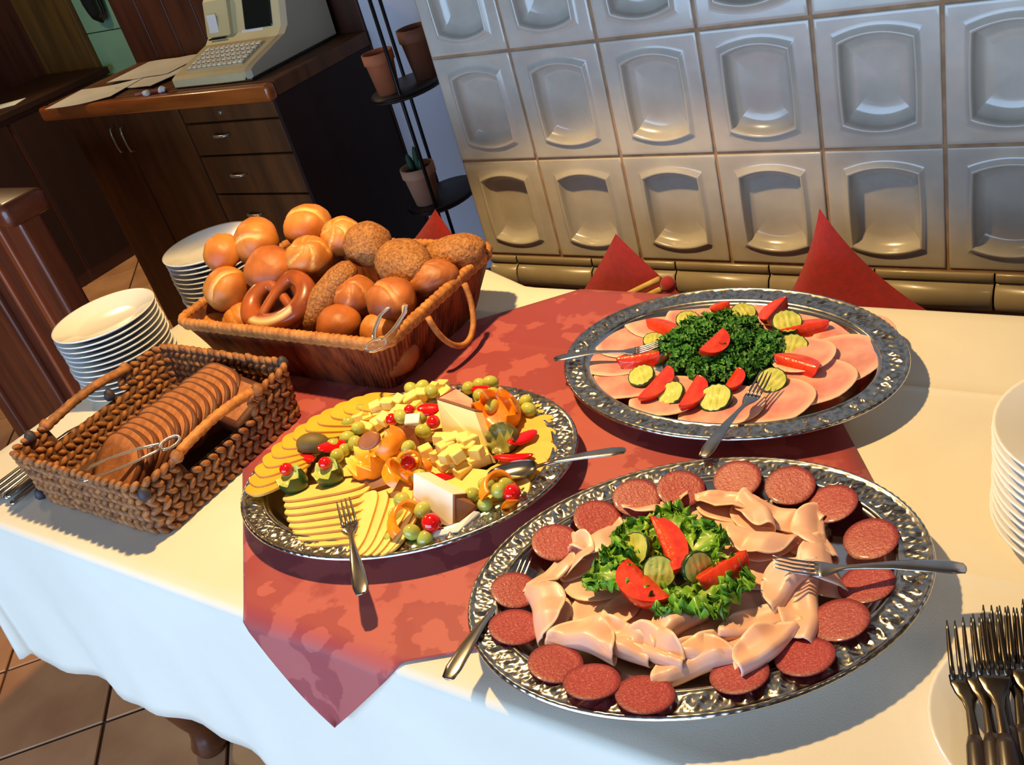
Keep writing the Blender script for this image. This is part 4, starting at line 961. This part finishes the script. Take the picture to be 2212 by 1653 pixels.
def oring(px, py, z, R, rot, lab, m='orange_rind', hw=.0075):
    t = thing('orange_curl', lab, 'orange curl', at(px, py, z), rot, 'curled orange slices'); n = 40
    hw *= 1.25; pr = [(R, -hw), (R*1.06, 0), (R, hw), (R*.86, hw*.9), (R*.78, 0), (R*.86, -hw*.9)]
    arc_ = [math.radians(-150+300*k/n) for k in range(n+1)]
    mesh('rind', *loft([[(r_*math.cos(a), r_*math.sin(a), z_+.004*math.sin(a*2)) for a in arc_] for r_, z_ in pr[:4]], False), m, t)
    mesh('flesh', *loft([[(r_*math.cos(a), r_*math.sin(a), z_+.004*math.sin(a*2)) for a in arc_] for r_, z_ in (pr[3], pr[4], pr[5], pr[0])], False), 'orange_flesh', t)
oring(1082, 1062, fy+.002, .026, (.75, .15, 1.8), 'curled orange slice with grapes near the spoon')
oring(888, 1132, fy+.002, .029, (.85, -.1, 2.0), 'curled orange slice with grapes at the front of the cheese platter', 'orange_flesh')
oring(866, 1028, fy+.006, .026, (.85, .0, 2.6), 'curled orange slice left of the white cheese wedge', 'orange_flesh')
oring(884, 1000, fy+.022, .017, (1.1, .2, 1.0), 'small orange ring around a red cherry', 'orange_flesh', .004)
tag(mesh('orange_piece', *xf(ball(.014, .011, .012, 14, 10), Matrix.Identity(4)), 'orange_rind', None, True, at(914, 1008, fy+.004)), 'orange chunk beside the cheese cube heap', 'orange piece')
# grapes
gsrc = mesh('grape', *ball(.0105, .0105, .0125, 14, 10), 'grape'); gu = [0]
def grapes(L_, lab, grp):
    for px, py, dz in L_:
        o = gsrc if not gu[0] else inst(gsrc); gu[0] = 1
        o.location = at(px, py, FZ+.024+dz); o.rotation_euler = (random.uniform(.6, 1.6), random.uniform(-.6, .6), random.random()*6); tag(o, lab, 'grape', grp)
grapes([(783, 886, 0), (752, 915, 0), (774, 925, .004), (750, 946, .002), (766, 958, 0), (722, 962, .004), (742, 972, -.004), (728, 985, 0)], 'pale green grape between the cucumber cups and the carved orange', 'grapes at the left')
grapes([(866, 900, .022), (908, 900, .020), (914, 932, .016), (882, 968, .022), (853, 1003, .012), (905, 1030, .006)], 'pale green grape around the white cheese cube and orange', 'grapes in the middle')
grapes([(1012, 838, .010), (1038, 832, .012), (1060, 826, .016), (1036, 855, .016), (1064, 852, .020), (1136, 868, .006), (1142, 885, .004), (1062, 878, .022)], 'pale green grape around the carved orange at the back right', 'grapes at the back right')
grapes([(1020, 1070, 0), (1048, 1090, 0), (1052, 1048, .002), (1076, 1060, .010), (1090, 1048, .006)], 'pale green grape at the curled orange near the spoon', 'grapes near the spoon')
grapes([(912, 1102, .012), (890, 1150, .008), (856, 1112, .002), (850, 1165, -.004), (868, 1080, .006), (918, 1165, -.002)], 'pale green grape at the curled orange on the front rim', 'grapes at the front')
grapes([(888, 840, .012), (912, 836, .014), (932, 846, .014)], 'pale green grape behind the back row of cheese cubes', 'grapes at the back')
csrc = mesh('cherry', *ball(.0105, .0105, .0100, 16, 10), 'cherry'); cu_ = [0]
for px, py, dz, s, lab in ((618, 1014, .018, .95, 'red cherry in the far left cucumber cup'), (702, 1001, .018, .95, 'red cherry in the cucumber cup nearest the orange'), (882, 1000, .022, 1.05, 'red cherry inside the small orange ring'), (1106, 1066, .004, 1.2, 'red cherry beside the curled orange near the spoon'), (932, 1130, .010, 1.25, 'red cherry at the front against the white wedge'), (846, 906, .020, .9, 'red cherry right of the middle grapes at the carved orange'), (936, 912, .020, 1.0, 'red cherry left of the tall cheese wedge'), (884, 886, .026, .8, 'small red cherry on the back cheese cubes')):
    o = csrc if not cu_[0] else inst(csrc); cu_[0] = 1
    o.location = at(px, py, FZ+.024+dz); o.scale = (s, s, s); tag(o, lab, 'cherry', 'red cherries on the cheese platter')
def petal(px, py, z, L_, W_, rot, lab):
    V, F = ball(L_/2, W_/2, .004, 16, 8, lambda v: Vector((v.x, v.y, v.z+.35*(v.x/L_*2)**2*L_*.25))); tag(mesh('pepper_piece', V, F, 'cherry', None, True, at(px, py, z), rot), lab, 'pepper piece', 'red pepper pieces')
petal(1128, 948, fy, .050, .022, (.2, .2, 1.2), 'red pepper piece right of the fluted kiwi')
petal(1110, 990, fy-.004, .06, .016, (0, 0, .3), 'dark red pepper piece below the fluted kiwi')
petal(716, 965, fy+.002, .046, .020, (.5, .3, 1.1), 'red pepper piece leaning on the kiwi')
petal(665, 990, fy-.006, .040, .016, (.1, 0, -.3), 'red pepper piece between kiwi and cucumber cups')
petal(926, 885, fy+.020, .034, .022, (.5, .2, .6), 'red pepper piece beside the top of the tall wedge')
petal(1040, 842, fy+.014, .034, .016, (.3, 0, .2), 'red pepper piece among the back right grapes')
petal(960, 1030, fy-.010, .035, .014, (0, 0, .3), 'red pepper piece below the cube heap')

# ------------------------------------------------------------------ bread basket with rolls
BX0, BX1, BY0, BY1, BZ = -1.545, -1.022, .900, 1.226, .87
bb = thing('bread_basket', 'wide flared wicker basket full of bread rolls', 'basket', ((BX0+BX1)/2, (BY0+BY1)/2, TZ+.004))
def rrect(hx_, hy_, r_, n=10):
    P = []
    for cx, cy, a0 in ((hx_-r_, hy_-r_, 0), (-hx_+r_, hy_-r_, PI/2), (-hx_+r_, -hy_+r_, PI), (hx_-r_, -hy_+r_, 3*PI/2)):
        for k in range(n+1): a = a0+PI/2*k/n; P.append(Vector((cx+r_*math.cos(a), cy+r_*math.sin(a), 0)))
    return P
def resample(P, step):
    P = P+[P[0]]; L_ = [0]
    for a, b in zip(P, P[1:]): L_.append(L_[-1]+(b-a).length)
    n = max(8, int(L_[-1]/step)); out = []; j = 0
    for k in range(n):
        s = L_[-1]*k/n
        while L_[j+1] < s: j += 1
        t = (s-L_[j])/max(1e-9, L_[j+1]-L_[j]); out.append(P[j].lerp(P[j+1], t))
    return out
bh = BZ-TZ-.004; hX, hY = (BX1-BX0)/2, (BY1-BY0)/2
topP = resample(rrect(hX, hY, .03), .0011*2); nT = len(topP)
def wallring(t, off, ridge=0.0):
    k = .80+.20*t; out = []
    for i, p in enumerate(topP):
        c = Vector((p.x*k, p.y*k, bh*t)); nrm = Vector((p.x/hX, p.y/hY, 0)); nrm = Vector((math.copysign(abs(nrm.x)**6, nrm.x), math.copysign(abs(nrm.y)**6, nrm.y), 0)).normalized()
        e = ridge*(abs(math.sin(i*PI/4))+.7*nz((i*.11, t*3, 0), 1, 9))
        out.append(c+nrm*(off+e))
    return out
mesh('woven_wall', *J(loft([wallring(t, -.001, .0042) for t in (0, .12, .25, .4, .55, .7, .85, .97)], True, False, False), loft([wallring(t, -.006) for t in (.97, .7, .4, .06)], True, False, True)), 'wicker_big', bb)
rim = resample(rrect(hX, hY, .03), .004)
mesh('rim', *J(tube([p+Vector((0, 0, bh+.0015*math.sin(i*1.9))) for i, p in enumerate(rim)], [.0075+.0018*abs(math.sin(i*.95)) for i in range(len(rim))], 8, closed=True), tube([p*1.0+Vector((0, 0, bh-.010+.001*math.sin(i*1.3))) for i, p in enumerate(rim)], .005, 6, closed=True)), 'wicker_rim', bb)
mesh('base', *box(-hX*.78, hX*.78, -hY*.76, hY*.76, 0, .006), 'wicker_big', bb, False)
ctr = Vector(((BX0+BX1)/2, (BY0+BY1)/2, TZ+.004))
ha = at(985, 612, BZ-.006)-ctr; hb = at(906, 684, BZ-.006)-ctr
arcp = []
for k in range(25):
    a = PI*k/24; m1 = (ha+hb)/2; half_ = (hb-ha)/2
    arcp.append(m1-half_*math.cos(a)*1.0+Vector((.010+.014*math.sin(a), 0, -.082*math.sin(a))))
mesh('handle', *tube([Vector((p.x+.008, p.y, p.z)) for p in arcp], .0052, 8), 'wicker_rim', bb)
arcl = [Vector((-p.x-.0, p.y, p.z)) for p in arcp]
mesh('handle', *tube([Vector((-hX-.006-.012*math.sin(PI*k/24), -.05*math.cos(PI*k/24), bh-.006-.06*math.sin(PI*k/24))) for k in range(25)], .0052, 8), 'wicker_rim', bb)
def roll_mesh(kind, seed, a, b, c):
    mk = []
    def f(v):
        d = v.normalized() if v.length else Vector((0, 0, 1)); x, y, z = v.x/a, v.y/b, v.z/c; k = 0; dis = 1+.06*nz(d, 1.6, seed)+.025*nz(d, 4, seed)
        if kind == 'split':
            cr_ = max(0, 1-abs(y+.25*x*x)/.13)*(1 if z > 0 else 0)*max(0, 1-abs(x)**4); dis -= .12*cr_; k = cr_*.9
        elif kind == 'kaiser':
            if z > 0:
                an = math.atan2(y, x); r_ = math.hypot(x, y); sp_ = (an+r_*1.1)*5/(2*PI) % 1; cr_ = max(0, 1-abs(sp_-.5)/.10)*min(1, r_*2.2)*(1 if r_ < .93 else .2); dis -= .10*cr_; k = cr_*.8+.25*max(0, nz(d, 3, seed))
        elif kind == 'scored':
            cr_ = max(0, 1-abs(((x*2.2) % 1)-.5)/.14)*(1 if z > .1 else 0); dis -= .05*cr_; k = cr_*.35
        elif kind == 'grain': dis += .03*nz(d, 14, seed); k = max(0, nz(d, 8, seed))*.5
        if z < -.55: dis *= 1.0; 
        mk.append(min(1, max(0, k)))
        w_ = v*dis
        if w_.z < -.62*c: w_.z = -.62*c
        return w_
    V, F = ball(a, b, c, 36, 24, f); return V, F, mk
rolls = [  # px, py, Y, a, b, c (m), kind, material, rotation, words
 (665, 488, 1.150, .047, .046, .040, 'split', 'roll_crust', (.2, .1, .4), 'glossy golden roll at the very top of the pile'),
 (738, 510, 1.130, .039, .038, .034, 'kaiser', 'roll_crust', (.5, .2, 0), 'golden star cut roll right of the topmost roll'),
 (795, 528, 1.115, .044, .042, .040, 'grain', 'roll_grain', (.3, .2, .3), 'round seeded roll at the back of the basket'),
 (553, 522, 1.085, .048, .047, .040, 'split', 'roll_crust', (.9, -.35, .2), 'golden roll tipped up at the back left'),
 (486, 550, 1.045, .038, .042, .040, 'plain', 'roll_crust', (.2, -.5, .2), 'pale golden roll leaning over the left edge'),
 (583, 582, 1.030, .048, .046, .038, 'plain', 'roll_brown', (.5, .1, .3), 'smooth brown roll below the tipped golden roll'),
 (668, 556, 1.070, .044, .042, .038, 'kaiser', 'roll_crust', (.5, 0, .9), 'shiny golden roll in the middle of the pile'),
 (490, 624, .988, .044, .043, .040, 'split', 'roll_crust', (.5, -.4, 1.2), 'golden split roll at the left end of the basket'),
 (872, 568, 1.095, .060, .046, .038, 'grain', 'roll_grain', (.2, .15, -.25), 'large seeded roll right of the middle'),
 (975, 550, 1.155, .066, .036, .032, 'grain', 'roll_grain', (.1, -.12, .45), 'long seeded roll in the back right corner'),
 (932, 604, 1.090, .050, .036, .034, 'grain', 'roll_brown', (.2, 0, .5), 'oval brown roll against the right edge'),
 (845, 648, 1.015, .046, .043, .036, 'split', 'roll_brown', (.2, .1, -.3), 'round brown roll before the large seeded roll'),
 (768, 642, 1.035, .040, .042, .038, 'kaiser', 'roll_brown', (.4, .1, .3), 'brown roll right of the long dark roll'),
 (733, 704, .978, .042, .040, .036, 'plain', 'roll_brown', (.3, 0, .2), 'round brown roll at the front edge'),
 (820, 716, .970, .034, .032, .030, 'plain', 'roll_crust', (.4, .3, .2), 'small orange roll in the front right corner'),
 (525, 692, .965, .040, .034, .032, 'scored', 'roll_crust', (.3, -.2, .9), 'ridged golden roll at the front left'),
 (468, 706, .955, .036, .028, .026, 'scored', 'roll_crust', (.1, 0, .1), 'flat golden roll in the front left corner'),
]
for px, py, Y, a, b, c, kind, m, rot, lab in rolls:
    V, F, mk = roll_mesh(kind, px, a, b, c); o = mesh('bread_roll', V, F, m, None, True, atY(px, py, Y), rot, None, mk); tag(o, lab, 'bread roll', 'rolls in the big basket')
low = [(-1.45, 1.05), (-1.36, 1.12), (-1.26, 1.12), (-1.15, 1.13), (-1.11, 1.03), (-1.20, 1.02), (-1.29, .99), (-1.39, 1.02), (-1.44, .975), (-1.08, .965)]
lr = None
for i, (x, y) in enumerate(low):
    if lr is None: V, F, mk = roll_mesh('plain', 91, .043, .041, .036); lr = o = mesh('bread_roll', V, F, 'roll_brown', None, True, (x, y, .802), (0, 0, 0), None, mk)
    else: o = inst(lr, None, (x, y, .802), (random.uniform(-.2, .2), 0, random.random()*6))
    tag(o, 'bread roll lying in the bottom layer of the big basket', 'bread roll', 'bottom layer rolls')
p = atY(764, 572, 1.065); q = atY(662, 716, .962); d = q-p
pts = [p+d*t+Vector((0, 0, .010*math.sin(PI*t))) for t in [k/14 for k in range(15)]]; rd = [.010, .019, .023, .025, .026, .0265, .027, .027, .027, .0265, .026, .025, .023, .018, .008]
V, F = tube(pts, rd, 18); V = [v+Vector((nz(v, 30, 1), nz(v, 30, 2), nz(v, 30, 3)))*.003 for v in V]
mk = [max(0, 1-abs(((i//18)*.33 % 1)-.5)/.16)*.3 for i in range(len(V))]
tag(mesh('bread_stick', V, F, 'roll_grain', None, True, None, None, None, mk), 'long dark seeded bread stick lying down to the front edge', 'bread roll', 'rolls in the big basket')
# pretzel
pc_ = atY(612, 655, .985)
pz = []
for k in range(61):
    t = -1+2*k/60; a = t*PI*1.12
    if abs(t) < .62: x = .060*math.sin(t/.62*PI*.86); y = -.046*math.cos(t/.62*PI*.86)
    else:
        s = (abs(t)-.62)/.38; x0 = .060*math.sin(PI*.86); y0 = -.046*math.cos(PI*.86); x = (x0*(1-s)-.030*s)*math.copysign(1, t); y = y0+.010*math.sin(s*PI)-.075*s
    pz.append(Vector((x, y, .008*(1 if t > 0 else -1)*max(0, abs(t)-.55)*3+.004)))
rad_ = [.009+.0135*max(0, math.cos((-1+2*k/60)*PI*.62)) for k in range(61)]
V, F = tube(pz, rad_, 14); mk = [(1.0 if (i % 14) in (3,) and 24 < i//14 < 36 else 0.0) for i in range(len(V))]
o = mesh('pretzel', V, F, 'pretzel_crust', None, True, pc_+Vector((0, -.006, .006)), (.62, -.12, .35), None, mk); tag(o, 'glossy brown pretzel with pale cracked crust at the front', 'pretzel')
def tongs(loc, rot, L_, lab):
    t = thing('plastic_tongs', lab, 'tongs', loc, rot, 'clear plastic tongs')
    for s in (1, -1):
        pts = [(-L_/2, 0, 0), (-L_*.45, s*.010, 0), (-L_*.2, s*.018, 0), (L_*.2, s*.022, 0), (L_*.42, s*.016, 0), (L_*.5, s*.012, 0)]
        mesh('arm', *tube(pts, [.003, .004, .0045, .0045, .0065, .003], 8, flat=.35), 'clear_plastic', t)
    mesh('grip_ring', *tube([(-L_/2-.014+.016*math.cos(a), .016*math.sin(a), 0) for a in [2*PI*k/24 for k in range(24)]], .0026, 8, closed=True), 'clear_plastic', t)
pa = at(816, 738, BZ+.010); pb_ = at(860, 655, BZ+.016)
tongs((pa+pb_)/2, frame_rot(pb_-pa), .10, 'clear plastic tongs in the front right corner of the roll basket')

# ------------------------------------------------------------------ small bread basket
sx0, sx1, sy0, sy1 = -1.548, -1.196, .520, .848; sh_ = .104
sbk = thing('bread_basket', 'small chunky braided basket with sliced brown bread', 'basket', ((sx0+sx1)/2, (sy0+sy1)/2, TZ+.002))
hX2, hY2 = (sx1-sx0)/2, (sy1-sy0)/2; nrow = 8
def stitch(c, tdir, out_, tilt, L_, W_, H_):
    t = Vector(tdir).normalized(); n = Vector(out_).normalized(); z = Vector((0, 0, 1))
    ax = (t*math.cos(tilt)+z*math.sin(tilt)); ay = n; az = ax.cross(ay)
    V, F = ball(1, 1, 1, 8, 5); return [c+ax*(v.x*L_)+ay*(v.y*W_)+az*(v.z*H_) for v in V], F
dzr = sh_/nrow
for r in range(nrow):
    k = .95+.05*r/(nrow-1); per = resample(rrect(hX2*k, hY2*k, .028), .0165); segs = [[]]; n = len(per); half_n = 0
    for i, p in enumerate(per):
        a, b = per[i-1], per[(i+1) % n]; t = (b-a).normalized(); out_ = Vector((t.y, -t.x, 0))
        if r >= nrow-3 and r < nrow and abs(p.x) > hX2*.85*k and abs(p.y+.01) < .075:
            if segs[-1]: segs.append([])
            continue
        jit = random.uniform(-.0012, .0012)
        segs[-1].append(stitch(p+Vector((0, 0, dzr*(r+.5)+jit))+out_*random.uniform(-.001, .0015), t, out_, (.62 if r % 2 else -.62)+random.uniform(-.15, .15), .0112, .0066, .0056))
    if len(segs) > 2: segs[0] = segs.pop()+segs[0]
    for seg in segs:
        if seg: mesh('braid_row', *J(*seg), 'wicker_small', sbk)
ins = rrect(hX2*.995, hY2*.995, .028)
gapz = dzr*(nrow-3)
def lin_ring(z, k): 
    return [Vector((p.x*k, p.y*k, min(z, gapz) if (abs(p.y) < .085 and abs(p.x) > hX2*.8) else z)) for p in resample(ins, .006)]
mesh('lining', *loft([lin_ring(.002, .95), lin_ring(gapz, .985), lin_ring(sh_-.006, 1.0), lin_ring(sh_-.007, .993), lin_ring(gapz, .978), lin_ring(.006, .94)], True, True, True), 'wicker_lining', sbk)
for s in (-1, 1):
    x = s*hX2*.985; hp_ = []
    L2 = [(x, -.092+.184*k/40, sh_-.006+.010*math.sin(PI*k/40)) for k in range(41)]
    mesh('handle', *tube(L2, [.0072+.0016*abs(math.sin(k*1.1)) for k in range(41)], 10), 'wicker_rim' if s > 0 else 'wicker_small', sbk)
    for y in (-.088, .084): mesh('knot', *xf(ball(.011, .011, .010, 10, 7, lambda v: v*(1+.3*nz(v, 90, 1))), Matrix.Translation((x+s*.004, y, sh_-.004))), 'wicker_small', sbk)
for x, y, z in ((hX2*.98, -hY2*.95, sh_-.02), (-hX2*.96, -hY2*.96, .010), (-hX2*.98, hY2*.2, sh_*.75), (-hX2*.99, -.12, sh_-.004), (hX2*.93, hY2*.97, sh_-.004)):
    mesh('knot', *xf(ball(.010, .010, .011, 10, 7, lambda v: v*(1+.3*nz(v, 90, 1))), Matrix.Translation((x, y, z))), 'wicker_knot', sbk)
# slices of bread
def bread_outline(n=40):
    return [(.074*math.copysign(abs(math.cos(a))**.8, math.cos(a)), .056*math.copysign(abs(math.sin(a))**.75, math.sin(a))+.003*math.cos(2*a)) for a in [2*PI*k/n for k in range(n)]]
ol = bread_outline()
crumb = loft([[(x*.02, y*.02, .0052) for x, y in ol], [(x*.6, y*.6, .0054) for x, y in ol], [(x*.95, y*.95, .0050) for x, y in ol], [(x*.95, y*.95, -.0050) for x, y in ol], [(x*.02, y*.02, -.005) for x, y in ol]], True, True, True)
crust = loft([[(x*.95, y*.95, -.0050) for x, y in ol], [(x, y, -.0046) for x, y in ol], [(x, y, .0046) for x, y in ol], [(x*.95, y*.95, .0050) for x, y in ol]])
bs = None
N_ = 15
for i in range(N_):
    y = .585+.0142*i; tilt = .66
    lab = f'{ORD[i]} brown bread slice from the front in the small basket' if i else 'frontmost brown bread slice in the small basket, facing the viewer'
    t = thing('bread_slice', lab, 'bread slice', (-1.366+.004*math.sin(i*2.1)+.0018*i, y, TZ+.055+.0005*i), (tilt+random.uniform(-.03, .03), random.uniform(-.03, .03), -.22+random.uniform(-.04, .04)), 'bread slices in the small basket')
    if bs is None: bs = [mesh('crumb', *crumb, 'rye_crumb', t), mesh('crust', *crust, 'rye_crust', t)]
    else:
        for s in bs: inst(s, t)
t = thing('bread_end', 'dark square loaf end lying at the back of the small basket', 'bread slice', (-1.272, .775, TZ+.058), (.30, .10, -.1))
mesh('crust', *box(-.055, .055, -.045, .045, -.018, .018, .010, 3), 'rye_crust', t); mesh('crumb', *xf(box(-.046, .046, -.036, .036, .012, .0186, .004), Matrix.Identity(4)), 'rye_crumb', t)
pa = at(290, 1000, TZ+.105); pb_ = at(180, 1040, TZ+.10)
tongs((pa+pb_)/2+Vector((-.01, .03, -.004)), frame_rot(pb_-pa), .13, 'clear plastic tongs lying on the front of the sliced bread basket')

# ------------------------------------------------------------------ ordinals for look-alikes, by place from the left
ORD += ['twenty-first', 'twenty-second', 'twenty-third', 'twenty-fourth']
def px_of(p):
    v = Vector(p)-CAM; return v.dot(RT)/v.dot(fwd)
shared = {}
for o in COL.objects:
    if o.parent is None and 'group' in o: shared.setdefault((o['group'], o['label']), []).append(o)
for (g, l), L_ in shared.items():
    if len(L_) > 1 and g not in ('bottom layer rolls', 'cheese slices under the fruit'):
        for k, o in enumerate(sorted(L_, key=lambda q: px_of(q.location))): o['label'] = f'{ORD[k]} from left: {l}'
